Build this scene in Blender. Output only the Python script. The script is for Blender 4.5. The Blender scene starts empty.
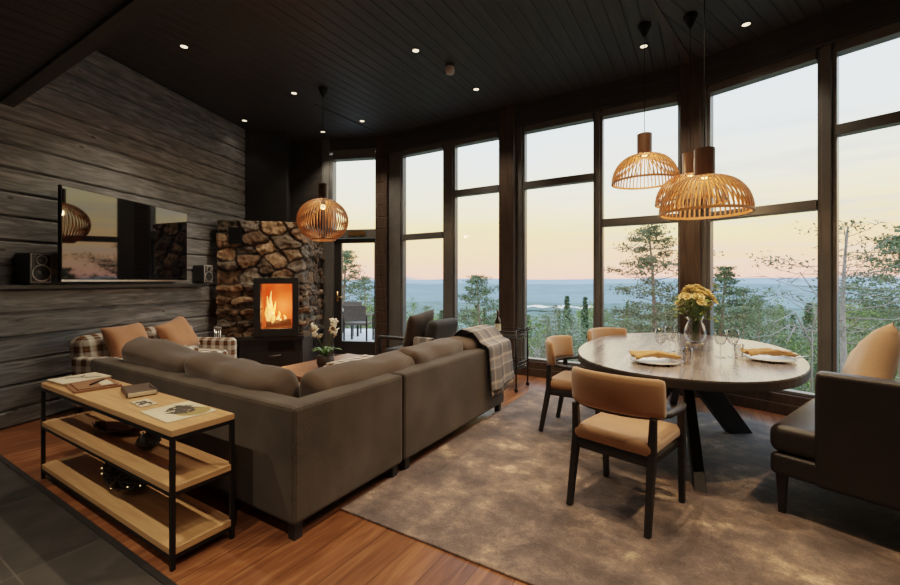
import bpy, bmesh, math, random
import numpy as np
from mathutils import Vector, Matrix, noise as mnoise

R = math.radians
COL = bpy.context.scene.collection
PI = math.pi
CA, SA = 0.8525, 0.5227          # camera yaw (31.5 deg)
F, HX, HY, EYE = 420.0, 450.0, 281.0, 1.35

# ---------------------------------------------------------------- survey helpers (photo measurements -> room coordinates)
def c2w(x, d, z=0.0): return Vector((CA*x - SA*d, SA*x + CA*d, z))
def w2c(X, Y): return (CA*X + SA*Y, -SA*X + CA*Y)
def at(px, py, d): return c2w((px-HX)/F*d, d, EYE-(py-HY)/F*d)
def on(px, py, z):
    d = (EYE-z)*F/(py-HY); return c2w((px-HX)/F*d, d, z)
def along(px, A, B):
    """distance along the wall line A->B (room xy) where the sight line of column px meets it"""
    k = (px-HX)/F
    ax, ad = w2c(*A[:2]); bx, bd = w2c(*B[:2])
    L = math.hypot(bx-ax, bd-ad); ux, ud = (bx-ax)/L, (bd-ad)/L
    return (k*ad-ax)/(ux-k*ud)

# ---------------------------------------------------------------- mesh builder
class MB:
    def __init__(s): s.bm = bmesh.new()
    def box(s, x0, x1, y0, y1, z0, z1, M=None):
        vs = [s.bm.verts.new((x, y, z)) for z in (z0, z1) for y in (y0, y1) for x in (x0, x1)]
        for f in ((0,2,3,1),(4,5,7,6),(0,1,5,4),(2,6,7,3),(0,4,6,2),(1,3,7,5)): s.bm.faces.new([vs[i] for i in f])
        if M is not None:
            for v in vs: v.co = M @ v.co
        return s
    def prism(s, pts, z0, z1, M=None):
        a = [s.bm.verts.new((p[0], p[1], z0)) for p in pts]; b = [s.bm.verts.new((p[0], p[1], z1)) for p in pts]
        n = len(pts)
        s.bm.faces.new(a[::-1]); s.bm.faces.new(b)
        for i in range(n): s.bm.faces.new((a[i], a[(i+1)%n], b[(i+1)%n], b[i]))
        if M is not None:
            for v in a+b: v.co = M @ v.co
        return s
    def hexa(s, bot, top):
        a = [s.bm.verts.new(p) for p in bot]; b = [s.bm.verts.new(p) for p in top]; n = len(a)
        s.bm.faces.new(a[::-1]); s.bm.faces.new(b)
        for i in range(n): s.bm.faces.new((a[i], a[(i+1)%n], b[(i+1)%n], b[i]))
        return s
    def bar(s, p, q, w, h, w2=None, h2=None, up=(0,0,1)):
        p, q = Vector(p), Vector(q); t = (q-p).normalized(); u = Vector(up)
        if abs(t.dot(u)) > .97: u = Vector((0,1,0))
        a = t.cross(u).normalized(); b = a.cross(t)
        w2 = w if w2 is None else w2; h2 = h if h2 is None else h2
        f = lambda c, w, h: [c-a*w/2-b*h/2, c+a*w/2-b*h/2, c+a*w/2+b*h/2, c-a*w/2+b*h/2]
        return s.hexa(f(p, w, h), f(q, w2, h2))
    def tube(s, pts, r, n=8, r2=None, cap=True, flat=1.0):
        pts = [Vector(p) for p in pts]; rings = []; prev = None; m = len(pts)
        for i, p in enumerate(pts):
            t = (pts[min(i+1, m-1)]-pts[max(i-1, 0)]).normalized()
            if prev is None:
                u = Vector((0,0,1)) if abs(t.z) < .9 else Vector((1,0,0))
                a = t.cross(u).normalized()
            else:
                a = (prev-t*prev.dot(t)).normalized()
            prev = a; b = t.cross(a)
            rr = r if r2 is None else r+(r2-r)*i/max(1, m-1)
            rings.append([s.bm.verts.new(p+(a*math.cos(2*PI*k/n)+b*math.sin(2*PI*k/n)*flat)*rr) for k in range(n)])
        for i in range(m-1):
            for k in range(n): s.bm.faces.new((rings[i][k], rings[i][(k+1)%n], rings[i+1][(k+1)%n], rings[i+1][k]))
        if cap: s.bm.faces.new(rings[0][::-1]); s.bm.faces.new(rings[-1])
        return s
    def lathe(s, prof, n=24, c=(0,0), closed=False):
        rings = []
        for r, z in prof:
            if r < 1e-5: rings.append([s.bm.verts.new((c[0], c[1], z))])
            else: rings.append([s.bm.verts.new((c[0]+r*math.cos(2*PI*k/n), c[1]+r*math.sin(2*PI*k/n), z)) for k in range(n)])
        pairs = list(zip(rings[:-1], rings[1:])) + ([(rings[-1], rings[0])] if closed else [])
        for a, b in pairs:
            for k in range(n):
                q = [a[k%len(a)], a[(k+1)%len(a)], b[(k+1)%len(b)], b[k%len(b)]]
                q = [v for i, v in enumerate(q) if v not in q[:i]]
                if len(q) > 2: s.bm.faces.new(q)
        return s
    def grid(s, P):
        """P[i][j] points -> quads"""
        V = [[s.bm.verts.new(p) for p in row] for row in P]
        for i in range(len(V)-1):
            for j in range(len(V[0])-1): s.bm.faces.new((V[i][j], V[i+1][j], V[i+1][j+1], V[i][j+1]))
        return V
    def rbox(s, c, dims, r=.05, bulge=(0,0,0), n=9, M=None, wob=0, seed=0):
        h = Vector(dims)/2; c = Vector(c); r = min(r, min(h)*.98)
        def axis(hh):
            ed = [hh-r*(1-k) for k in (1.0, .78, .5, .2, 0)] if r < hh*.6 else None
            if ed is None: return [hh*math.sin(PI/2*(2*i/14-1)) for i in range(15)]
            e1 = ed[::-1] if False else [-x for x in ed[::-1]]
            a0 = min(hh-r*1.5, hh-r-1e-4) if hh > r*1.8 else None
            ed2 = sorted(ed); inner = hh-r*1.4 if hh > r*1.6 else 0
            mid = [-inner+2*inner*i/max(1, m_in) for i in range(m_in+1)] if inner > 0 else [0.0]
            return [-x for x in reversed(ed2)]+mid+ed2
        m_in = max(3, n-4)
        T3 = [axis(h.x), axis(h.y), axis(h.z)]
        def put(p):
            p = Vector(p)
            q = Vector([max(-(h[i]-r), min(h[i]-r, p[i])) for i in range(3)])
            d = p-q
            if d.length > 1e-6: p = q+d.normalized()*r
            k = [1-(p[i]/h[i])**2 for i in range(3)]
            p = Vector((p.x*(1+bulge[0]*k[1]*k[2]), p.y*(1+bulge[1]*k[0]*k[2]), p.z*(1+bulge[2]*k[0]*k[1])))
            if wob:
                p += mnoise.noise_vector((p+Vector((seed*3.1, seed, 0)))*4)*wob
            p = p+c
            return M @ p if M is not None else p
        cache = {}
        def vert(i, j, k):
            if (i, j, k) not in cache: cache[i, j, k] = s.bm.verts.new(put((T3[0][i], T3[1][j], T3[2][k])))
            return cache[i, j, k]
        mx_, my_, mz_ = (len(a)-1 for a in T3)
        def face(*idx): s.bm.faces.new([vert(*x) for x in idx])
        for lo in (0, mx_):
            for a in range(my_):
                for b in range(mz_): face((lo,a,b),(lo,a,b+1),(lo,a+1,b+1),(lo,a+1,b))
        for lo in (0, my_):
            for a in range(mx_):
                for b in range(mz_): face((a,lo,b),(a+1,lo,b),(a+1,lo,b+1),(a,lo,b+1))
        for lo in (0, mz_):
            for a in range(mx_):
                for b in range(my_): face((a,b,lo),(a,b+1,lo),(a+1,b+1,lo),(a+1,b,lo))
        return s
    def pillow(s, w, h, t, M=None, n=14, seed=0, crease=.012):
        """throw pillow: w along x, h along z, thickness t along y, standing on z=0"""
        def pt(i, j, sd):
            u, v = 2*i/n-1, 2*j/n-1
            e = (1-u**4)*(1-v**4)
            y = sd*t/2*max(0, e)**.55
            pin = 1-.07*(1-abs(u*v))
            x, z = u*w/2*(1-.07*(1-u*u*0)*(1-abs(v))*(abs(u)**3)), v*h/2*(1-.07*(1-abs(u))*(abs(v)**3))
            y += crease*mnoise.noise(Vector((u*2.2+seed*7, v*2.2, sd)))*max(0, e)
            p = Vector((x, y, z+h/2))
            return M @ p if M is not None else p
        fr = [[s.bm.verts.new(pt(i, j, 1)) for j in range(n+1)] for i in range(n+1)]
        bk = [[fr[i][j] if i in (0, n) or j in (0, n) else s.bm.verts.new(pt(i, j, -1)) for j in range(n+1)] for i in range(n+1)]
        for i in range(n):
            for j in range(n):
                s.bm.faces.new((fr[i][j], fr[i][j+1], fr[i+1][j+1], fr[i+1][j]))
                q = (bk[i][j], bk[i+1][j], bk[i+1][j+1], bk[i][j+1])
                if len(set(q)) == 4: s.bm.faces.new(q)
        return s
    def ball(s, c, r, sub=2, sc=(1,1,1), wob=0):
        M = Matrix.Translation(c) @ Matrix.Diagonal((sc[0], sc[1], sc[2], 1))
        res = bmesh.ops.create_icosphere(s.bm, subdivisions=sub, radius=r, matrix=M)
        if wob:
            for v in res['verts']: v.co += mnoise.noise_vector(v.co*5/r*.2)*wob
        return s
    def build(s, name, mat, parent=None, smooth=False, bevel=0, loc=None, rotz=0, solid=0, uvfix=None, sub=0):
        me = bpy.data.meshes.new(name)
        bmesh.ops.recalc_face_normals(s.bm, faces=s.bm.faces[:])
        uv = s.bm.loops.layers.uv.new('UVMap')
        for f in s.bm.faces:
            f.smooth = bool(smooth); n = f.normal
            ax = max(range(3), key=lambda i: abs(n[i]))
            for l in f.loops:
                c = l.vert.co
                if uvfix: l[uv].uv = uvfix(c)
                else: l[uv].uv = ((c.y, c.z) if ax == 0 else (c.x, c.z) if ax == 1 else (c.x, c.y))
        s.bm.to_mesh(me); s.bm.free()
        o = bpy.data.objects.new(name, me); COL.objects.link(o)
        if mat is not None: me.materials.append(mat)
        if parent is not None: o.parent = parent
        if loc is not None: o.location = loc
        o.rotation_euler.z = rotz
        if solid:
            m = o.modifiers.new('solid', 'SOLIDIFY'); m.thickness = solid; m.offset = 0
        if bevel:
            m = o.modifiers.new('bevel', 'BEVEL'); m.width = bevel; m.segments = 2; m.limit_method = 'ANGLE'; m.angle_limit = R(40)
        if sub:
            m = o.modifiers.new('sub', 'SUBSURF'); m.levels = sub; m.render_levels = sub
        if smooth == 'auto':
            for e in me.edges: pass
        return o

def tag(o, label=None, cat=None, group=None, kind=None):
    if label: o['label'] = label
    if cat: o['category'] = cat
    if group: o['group'] = group
    if kind: o['kind'] = kind
    return o
def thing(name, label, cat, loc=(0,0,0), rotz=0, group=None):
    o = bpy.data.objects.new(name, None); COL.objects.link(o); o.empty_display_size = .1
    o.location = loc; o.rotation_euler.z = rotz
    return tag(o, label, cat, group)
def struct(name, loc=(0,0,0), rotz=0):
    o = bpy.data.objects.new(name, None); COL.objects.link(o); o.empty_display_size = .1
    o.location = loc; o.rotation_euler.z = rotz; o['kind'] = 'structure'; return o
def dup(root, loc, rotz=0, label=None, scale=None):
    def cp(o, par):
        c = o.copy(); COL.objects.link(c); c.parent = par
        for ch in o.children: cp(ch, c)
        return c
    r = cp(root, None); r.location = loc; r.rotation_euler.z = rotz
    if label: r['label'] = label
    if scale: r.scale = (scale,)*3 if not isinstance(scale, (tuple, list)) else scale
    return r

# ---------------------------------------------------------------- materials
def nmat(name):
    m = bpy.data.materials.new(name); m.use_nodes = True; nt = m.node_tree
    b = nt.nodes['Principled BSDF']
    return m, nt, b
def N(nt, t, **kw):
    n = nt.nodes.new(t)
    for k, v in kw.items():
        if k.startswith('i_'):
            key = k[2:].replace('_', ' ')
            n.inputs[key].default_value = v
        else: setattr(n, k, v)
    return n
def ramp(nt, stops, fac=None, interp='LINEAR'):
    n = nt.nodes.new('ShaderNodeValToRGB'); r = n.color_ramp; r.interpolation = interp
    while len(r.elements) < len(stops): r.elements.new(.5)
    for e, (p, c) in zip(r.elements, stops):
        e.position = p; e.color = (*c, 1) if len(c) == 3 else c
    if fac is not None: nt.links.new(fac, n.inputs[0])
    return n
def coords(nt, kind='Object', scale=(1,1,1), rot=(0,0,0)):
    tc = nt.nodes.new('ShaderNodeTexCoord'); mp = nt.nodes.new('ShaderNodeMapping')
    mp.inputs['Scale'].default_value = scale; mp.inputs['Rotation'].default_value = rot
    nt.links.new(tc.outputs[kind], mp.inputs[0]); return mp.outputs[0]
def mul(c, k): return tuple(min(1, x*k) for x in c)
def plain(name, c, rough=.5, metal=0, var=.15, scale=6, spec=.5, bump=0, bscale=60, sheen=0, emit=None, estr=0, kind='Object'):
    m, nt, b = nmat(name)
    co = coords(nt, kind)
    nz = N(nt, 'ShaderNodeTexNoise', i_Scale=scale, i_Detail=4.0); nt.links.new(co, nz.inputs['Vector'])
    rp = ramp(nt, [(.3, mul(c, 1-var)), (.7, mul(c, 1+var))], nz.outputs[0])
    nt.links.new(rp.outputs[0], b.inputs['Base Color'])
    b.inputs['Roughness'].default_value = rough; b.inputs['Metallic'].default_value = metal
    b.inputs['Specular IOR Level'].default_value = spec
    if sheen: b.inputs['Sheen Weight'].default_value = sheen; b.inputs['Sheen Roughness'].default_value = .4
    if bump:
        n2 = N(nt, 'ShaderNodeTexNoise', i_Scale=bscale, i_Detail=3.0); nt.links.new(co, n2.inputs['Vector'])
        bp = N(nt, 'ShaderNodeBump', i_Strength=bump, i_Distance=.01); nt.links.new(n2.outputs[0], bp.inputs['Height']); nt.links.new(bp.outputs[0], b.inputs['Normal'])
    if emit:
        b.inputs['Emission Color'].default_value = (*emit, 1); b.inputs['Emission Strength'].default_value = estr
    return m
def fabric(name, c, rough=.9, var=.2, weave=350, bump=.25, sheen=.15):
    m, nt, b = nmat(name); co = coords(nt, 'Object')
    n1 = N(nt, 'ShaderNodeTexNoise', i_Scale=3.0, i_Detail=3.0); nt.links.new(co, n1.inputs['Vector'])
    n2 = N(nt, 'ShaderNodeTexNoise', i_Scale=float(weave), i_Detail=2.0); nt.links.new(co, n2.inputs['Vector'])
    ad = N(nt, 'ShaderNodeMath', operation='ADD'); nt.links.new(n1.outputs[0], ad.inputs[0]); nt.links.new(n2.outputs[0], ad.inputs[1])
    rp = ramp(nt, [(.35, mul(c, 1-var)), (.65, mul(c, 1+var))])
    hf = N(nt, 'ShaderNodeMath', operation='MULTIPLY'); hf.inputs[1].default_value = .5; nt.links.new(ad.outputs[0], hf.inputs[0]); nt.links.new(hf.outputs[0], rp.inputs[0])
    nt.links.new(rp.outputs[0], b.inputs['Base Color']); b.inputs['Roughness'].default_value = rough
    b.inputs['Specular IOR Level'].default_value = .25; b.inputs['Sheen Weight'].default_value = sheen
    bp = N(nt, 'ShaderNodeBump', i_Strength=bump, i_Distance=.004); nt.links.new(n2.outputs[0], bp.inputs['Height']); nt.links.new(bp.outputs[0], b.inputs['Normal'])
    return m
def wood(name, c1, c2, rough=.45, scale=(1.5,18,18), kind='UV', spec=.4, bump=.1):
    """grain runs along U (or X)"""
    m, nt, b = nmat(name); co = coords(nt, kind, scale)
    n1 = N(nt, 'ShaderNodeTexNoise', i_Scale=2.0, i_Detail=6.0, i_Distortion=.6); nt.links.new(co, n1.inputs['Vector'])
    rp = ramp(nt, [(.3, c1), (.7, c2)], n1.outputs[0])
    nt.links.new(rp.outputs[0], b.inputs['Base Color']); b.inputs['Roughness'].default_value = rough; b.inputs['Specular IOR Level'].default_value = spec
    bp = N(nt, 'ShaderNodeBump', i_Strength=bump, i_Distance=.004); nt.links.new(n1.outputs[0], bp.inputs['Height']); nt.links.new(bp.outputs[0], b.inputs['Normal'])
    return m
def plaid(name, stops_u, stops_v, period, rough=.95):
    m, nt, b = nmat(name); co = coords(nt, 'UV'); sp = N(nt, 'ShaderNodeSeparateXYZ'); nt.links.new(co, sp.inputs[0])
    outs = []
    for k, st in ((0, stops_u), (1, stops_v)):
        d = N(nt, 'ShaderNodeMath', operation='DIVIDE'); d.inputs[1].default_value = period; nt.links.new(sp.outputs[k], d.inputs[0])
        fr = N(nt, 'ShaderNodeMath', operation='FRACT'); nt.links.new(d.outputs[0], fr.inputs[0])
        outs.append(ramp(nt, st, fr.outputs[0], 'LINEAR').outputs[0])
    mx = N(nt, 'ShaderNodeMix', data_type='RGBA'); mx.inputs[0].default_value = .5
    nt.links.new(outs[0], mx.inputs[6]); nt.links.new(outs[1], mx.inputs[7])
    nz = N(nt, 'ShaderNodeTexNoise', i_Scale=160.0); nt.links.new(co, nz.inputs['Vector'])
    bp = N(nt, 'ShaderNodeBump', i_Strength=.3, i_Distance=.004); nt.links.new(nz.outputs[0], bp.inputs['Height']); nt.links.new(bp.outputs[0], b.inputs['Normal'])
    nt.links.new(mx.outputs[2], b.inputs['Base Color']); b.inputs['Roughness'].default_value = rough; b.inputs['Specular IOR Level'].default_value = .1
    return m
def glass(name, tint=(1,1,1), ior=1.45, rough=0.0, gain=1.0, edge=None):
    m, nt, b = nmat(name); nt.nodes.remove(b); out = nt.nodes['Material Output']
    tr = N(nt, 'ShaderNodeBsdfTransparent'); tr.inputs[0].default_value = (*tint, 1)
    gl = N(nt, 'ShaderNodeBsdfGlossy'); gl.inputs['Roughness'].default_value = rough
    lw = N(nt, 'ShaderNodeLayerWeight', i_Blend=.5); pw = N(nt, 'ShaderNodeMath', operation='POWER'); pw.inputs[1].default_value = 4.0; nt.links.new(lw.outputs['Facing'], pw.inputs[0])
    if edge:
        er_ = ramp(nt, [(.0, tint), (.45, tint), (1, edge)], lw.outputs['Facing']); nt.links.new(er_.outputs[0], tr.inputs[0])
    mg = N(nt, 'ShaderNodeMath', operation='MULTIPLY_ADD'); mg.inputs[1].default_value = .6*gain; mg.inputs[2].default_value = .04*gain
    nt.links.new(pw.outputs[0], mg.inputs[0])
    mx = N(nt, 'ShaderNodeMixShader'); nt.links.new(mg.outputs[0], mx.inputs[0]); nt.links.new(tr.outputs[0], mx.inputs[1]); nt.links.new(gl.outputs[0], mx.inputs[2])
    nt.links.new(mx.outputs[0], out.inputs['Surface']); return m
def emission(name, c, s):
    m, nt, b = nmat(name); b.inputs['Base Color'].default_value = (*c, 1); b.inputs['Emission Color'].default_value = (*c, 1); b.inputs['Emission Strength'].default_value = s
    nz = N(nt, 'ShaderNodeTexNoise', i_Scale=4.0); rp = ramp(nt, [(0, mul(c, .9)), (1, c)], nz.outputs[0]); nt.links.new(rp.outputs[0], b.inputs['Emission Color'])
    return m

def floor_material():
    m, nt, b = nmat('oak plank floor'); co = coords(nt, 'Object', (1,1,1), (0,0,R(90)))
    br = N(nt, 'ShaderNodeTexBrick', offset=.37, offset_frequency=2)
    br.inputs['Scale'].default_value = 1; br.inputs['Brick Width'].default_value = 2.1; br.inputs['Row Height'].default_value = .185
    br.inputs['Mortar Size'].default_value = .0022; br.inputs['Color1'].default_value = (.0,.0,.0,1); br.inputs['Color2'].default_value = (1,1,1,1); br.inputs['Mortar'].default_value = (.5,.5,.5,1)
    nt.links.new(co, br.inputs['Vector'])
    gr = N(nt, 'ShaderNodeTexNoise', i_Scale=2.2, i_Detail=7.0, i_Distortion=1.2)
    mp = N(nt, 'ShaderNodeMapping'); mp.inputs['Scale'].default_value = (.9, 9, 1); nt.links.new(co, mp.inputs[0])
    off = N(nt, 'ShaderNodeVectorMath', operation='ADD'); nt.links.new(mp.outputs[0], off.inputs[0])
    sc = N(nt, 'ShaderNodeVectorMath', operation='SCALE'); sc.inputs['Scale'].default_value = 7.0; nt.links.new(br.outputs['Color'], sc.inputs[0]); nt.links.new(sc.outputs[0], off.inputs[1])
    nt.links.new(off.outputs[0], gr.inputs['Vector'])
    rp = ramp(nt, [(.25, (.10,.038,.016)), (.5, (.20,.08,.034)), (.75, (.34,.155,.07))], gr.outputs[0])
    mx = N(nt, 'ShaderNodeMix', data_type='RGBA', blend_type='MULTIPLY'); mx.inputs[0].default_value = 1
    r2 = ramp(nt, [(0, (.75,.72,.7)), (1, (1.15,1.1,1.05))], br.outputs['Color'])
    nt.links.new(rp.outputs[0], mx.inputs[6]); nt.links.new(r2.outputs[0], mx.inputs[7])
    m2 = N(nt, 'ShaderNodeMix', data_type='RGBA'); nt.links.new(br.outputs['Fac'], m2.inputs[0]); nt.links.new(mx.outputs[2], m2.inputs[6]); m2.inputs[7].default_value = (.03,.012,.006,1)
    nt.links.new(m2.outputs[2], b.inputs['Base Color']); b.inputs['Roughness'].default_value = .34; b.inputs['Specular IOR Level'].default_value = .45
    bp = N(nt, 'ShaderNodeBump', i_Strength=.08, i_Distance=.003); nt.links.new(gr.outputs[0], bp.inputs['Height']); nt.links.new(bp.outputs[0], b.inputs['Normal'])
    return m
def tile_material():
    m, nt, b = nmat('slate tile'); co = coords(nt, 'Object')
    br = N(nt, 'ShaderNodeTexBrick', offset=.0); br.inputs['Scale'].default_value = 1; br.inputs['Brick Width'].default_value = .9; br.inputs['Row Height'].default_value = .6
    br.inputs['Mortar Size'].default_value = .004; br.inputs['Color1'].default_value = (.028,.027,.027,1); br.inputs['Color2'].default_value = (.042,.04,.039,1); br.inputs['Mortar'].default_value = (.075,.07,.066,1)
    nt.links.new(co, br.inputs['Vector'])
    nz = N(nt, 'ShaderNodeTexNoise', i_Scale=5.0, i_Detail=8.0, i_Distortion=1.0); nt.links.new(co, nz.inputs['Vector'])
    mx = N(nt, 'ShaderNodeMix', data_type='RGBA', blend_type='MULTIPLY'); mx.inputs[0].default_value = 1
    rp = ramp(nt, [(.3, (.7,.7,.7)), (.7, (1.3,1.27,1.25))], nz.outputs[0]); nt.links.new(br.outputs['Color'], mx.inputs[6]); nt.links.new(rp.outputs[0], mx.inputs[7])
    nt.links.new(mx.outputs[2], b.inputs['Base Color']); b.inputs['Roughness'].default_value = .5
    bp = N(nt, 'ShaderNodeBump', i_Strength=.25, i_Distance=.01); nt.links.new(nz.outputs[0], bp.inputs['Height']); nt.links.new(bp.outputs[0], b.inputs['Normal'])
    return m
def log_material():
    m, nt, b = nmat('weathered dark log wall'); co = coords(nt, 'UV', (1,1,1))
    mp = N(nt, 'ShaderNodeMapping'); mp.inputs['Scale'].default_value = (1.0, 8, 8); nt.links.new(co, mp.inputs[0])
    g = N(nt, 'ShaderNodeTexNoise', i_Scale=2.6, i_Detail=8.0, i_Distortion=1.3); nt.links.new(mp.outputs[0], g.inputs['Vector'])
    rp = ramp(nt, [(.28, (.085,.088,.094)), (.5, (.18,.186,.195)), (.72, (.31,.318,.33))], g.outputs[0])
    mk = N(nt, 'ShaderNodeMapping'); mk.inputs['Scale'].default_value = (1.7, 3.4, 3); nt.links.new(co, mk.inputs[0])
    v = N(nt, 'ShaderNodeTexVoronoi', i_Scale=1.4, i_Randomness=1.0); nt.links.new(mk.outputs[0], v.inputs['Vector'])
    kr = ramp(nt, [(.02, (.25,.23,.22)), (.07, (.75,.72,.7)), (.09, (1.35,1.33,1.3)), (.16, (1,1,1))], v.outputs['Distance'])
    mx = N(nt, 'ShaderNodeMix', data_type='RGBA', blend_type='MULTIPLY'); mx.inputs[0].default_value = .9
    nt.links.new(rp.outputs[0], mx.inputs[6]); nt.links.new(kr.outputs[0], mx.inputs[7])
    nt.links.new(mx.outputs[2], b.inputs['Base Color']); b.inputs['Roughness'].default_value = .55; b.inputs['Specular IOR Level'].default_value = .35
    bp = N(nt, 'ShaderNodeBump', i_Strength=.25, i_Distance=.008); nt.links.new(g.outputs[0], bp.inputs['Height']); nt.links.new(bp.outputs[0], b.inputs['Normal'])
    return m
def ceiling_material(name, ang):
    m, nt, b = nmat(name); co = coords(nt, 'Object', (1,1,1), (0,0,ang))
    sp = N(nt, 'ShaderNodeSeparateXYZ'); nt.links.new(co, sp.inputs[0])
    d = N(nt, 'ShaderNodeMath', operation='DIVIDE'); d.inputs[1].default_value = .137; nt.links.new(sp.outputs[0], d.inputs[0])
    fr = N(nt, 'ShaderNodeMath', operation='FRACT'); nt.links.new(d.outputs[0], fr.inputs[0])
    fl = N(nt, 'ShaderNodeMath', operation='FLOOR'); nt.links.new(d.outputs[0], fl.inputs[0])
    groove = ramp(nt, [(0, (0,0,0)), (.05, (0,0,0)), (.1, (1,1,1)), (.92, (1,1,1)), (1, (0,0,0))], fr.outputs[0])
    mp = N(nt, 'ShaderNodeMapping'); mp.inputs['Scale'].default_value = (14, .9, 1); nt.links.new(co, mp.inputs[0])
    g = N(nt, 'ShaderNodeTexNoise', i_Scale=2.0, i_Detail=6.0); nt.links.new(mp.outputs[0], g.inputs['Vector'])
    rp = ramp(nt, [(.3, (.026,.026,.028)), (.7, (.05,.05,.054))], g.outputs[0])
    mx = N(nt, 'ShaderNodeMix', data_type='RGBA', blend_type='MULTIPLY'); mx.inputs[0].default_value = .8
    nt.links.new(rp.outputs[0], mx.inputs[6]); nt.links.new(groove.outputs[0], mx.inputs[7]); nt.links.new(mx.outputs[2], b.inputs['Base Color'])
    b.inputs['Roughness'].default_value = .55; b.inputs['Specular IOR Level'].default_value = .5
    bp = N(nt, 'ShaderNodeBump', i_Strength=.6, i_Distance=.01); nt.links.new(groove.outputs[0], bp.inputs['Height']); nt.links.new(bp.outputs[0], b.inputs['Normal'])
    return m
def rug_material():
    m, nt, b = nmat('distressed rug'); co = coords(nt, 'Object')
    a = N(nt, 'ShaderNodeTexNoise', i_Scale=2.3, i_Detail=10.0, i_Roughness=.72, i_Distortion=.12); nt.links.new(co, a.inputs['Vector'])
    rp = ramp(nt, [(.38, (.075,.058,.055)), (.48, (.135,.10,.09)), (.56, (.24,.17,.135)), (.64, (.60,.42,.28))], a.outputs[0])
    f = N(nt, 'ShaderNodeTexNoise', i_Scale=90.0, i_Detail=3.0); nt.links.new(co, f.inputs['Vector'])
    mx = N(nt, 'ShaderNodeMix', data_type='RGBA', blend_type='MULTIPLY'); mx.inputs[0].default_value = 1
    r2 = ramp(nt, [(.3, (.75,.75,.75)), (.7, (1.2,1.2,1.2))], f.outputs[0]); nt.links.new(rp.outputs[0], mx.inputs[6]); nt.links.new(r2.outputs[0], mx.inputs[7])
    nt.links.new(mx.outputs[2], b.inputs['Base Color']); b.inputs['Roughness'].default_value = .9; b.inputs['Specular IOR Level'].default_value = .2; b.inputs['Sheen Weight'].default_value = .2
    bp = N(nt, 'ShaderNodeBump', i_Strength=.4, i_Distance=.004); nt.links.new(f.outputs[0], bp.inputs['Height']); nt.links.new(bp.outputs[0], b.inputs['Normal'])
    return m
def stone_material():
    m, nt, b = nmat('rough field stone'); at_ = N(nt, 'ShaderNodeVertexColor', layer_name='stone'); co = coords(nt, 'Object')
    nz = N(nt, 'ShaderNodeTexNoise', i_Scale=14.0, i_Detail=8.0, i_Roughness=.7); nt.links.new(co, nz.inputs['Vector'])
    rp = ramp(nt, [(.3, (.35,.35,.36)), (.5, (.9,.9,.9)), (.7, (1.5,1.4,1.25))], nz.outputs[0])
    mx = N(nt, 'ShaderNodeMix', data_type='RGBA', blend_type='MULTIPLY'); mx.inputs[0].default_value = 1
    nt.links.new(at_.outputs[0], mx.inputs[6]); nt.links.new(rp.outputs[0], mx.inputs[7]); nt.links.new(mx.outputs[2], b.inputs['Base Color'])
    b.inputs['Roughness'].default_value = .8
    bp = N(nt, 'ShaderNodeBump', i_Strength=.8, i_Distance=.02); nt.links.new(nz.outputs[0], bp.inputs['Height']); nt.links.new(bp.outputs[0], b.inputs['Normal'])
    return m
def fire_material(name, lo, hi, s, scale=5):
    m, nt, b = nmat(name); co = coords(nt, 'Object')
    nz = N(nt, 'ShaderNodeTexNoise', i_Scale=float(scale), i_Detail=3.0); nt.links.new(co, nz.inputs['Vector'])
    rp = ramp(nt, [(.3, lo), (.7, hi)], nz.outputs[0]); nt.links.new(rp.outputs[0], b.inputs['Emission Color']); b.inputs['Base Color'].default_value = (*lo, 1)
    b.inputs['Emission Strength'].default_value = s; return m

M = {}
M['floor'] = floor_material(); M['tile'] = tile_material(); M['log'] = log_material(); M['rug'] = rug_material(); M['stone'] = stone_material()
M['ceil'] = ceiling_material('dark board ceiling', 0); M['ceil_r'] = ceiling_material('dark board ceiling turned', R(20.7))
M['darkwood'] = wood('dark stained timber', (.020,.0195,.0195), (.044,.041,.040), .5, (1.2,14,14))
M['postwood'] = wood('dark brown post timber', (.03,.021,.016), (.07,.048,.036), .45, (14,1.2,14))
M['frame'] = plain('dark grey window frame', (.105,.108,.11), .32, 0, .12)
M['black'] = plain('black metal', (.012,.012,.012), .4, .6, .2)
M['blackwood'] = plain('black stained ash', (.012,.011,.011), .55, 0, .3, 20)
M['matteblack'] = plain('black panel', (.018,.018,.019), .45, 0, .15)
M['glass'] = glass('window glass', (.97,.98,.98), 1.45, 0, .55)
M['wineglass'] = glass('clear drinking glass', (.96,.96,.96), 1.5, .02, 2.6, (.18,.17,.17))
M['brass'] = plain('brass', (.62,.42,.16), .3, 1, .1)
M['steel'] = plain('brushed steel', (.55,.55,.55), .3, 1, .1)
M['sofa'] = fabric('grey brown woven upholstery', (.070,.058,.047), .95, .45, 170, .6, .1)
M['sofac'] = fabric('brown cushion fabric', (.080,.054,.038), sheen=.3)
M['tan'] = fabric('caramel velvet', (.43,.24,.125), .75, .15, 200, .1, .4)
M['tanp'] = fabric('tan suede pillow', (.43,.20,.10), .8, .25, 200, .15, .4)
M['beige'] = fabric('sand velvet pillow', (.37,.22,.125), .8, .15, 200, .12, .4)
M['cream'] = fabric('cream fabric', (.62,.52,.42), .9)
M['brownp'] = fabric('dark brown pillow fabric', (.050,.036,.027), .85)
M['charcoal'] = fabric('charcoal fabric', (.022,.021,.021), .9)
M['leather'] = plain('dark leather', (.017,.014,.0135), .42, 0, .2, 8, .4, .15, 180)
M['oak'] = wood('oak veneer', (.48,.26,.12), (.66,.40,.19), .4, (1.2,16,16))
M['tablewood'] = wood('smoked oak table', (.10,.078,.066), (.33,.28,.245), .22, (10,.7,1), 'Object', .6)
M['coffee'] = wood('brown coffee table wood', (.22,.10,.05), (.32,.16,.085), .4, (1.2,12,12))
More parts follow.
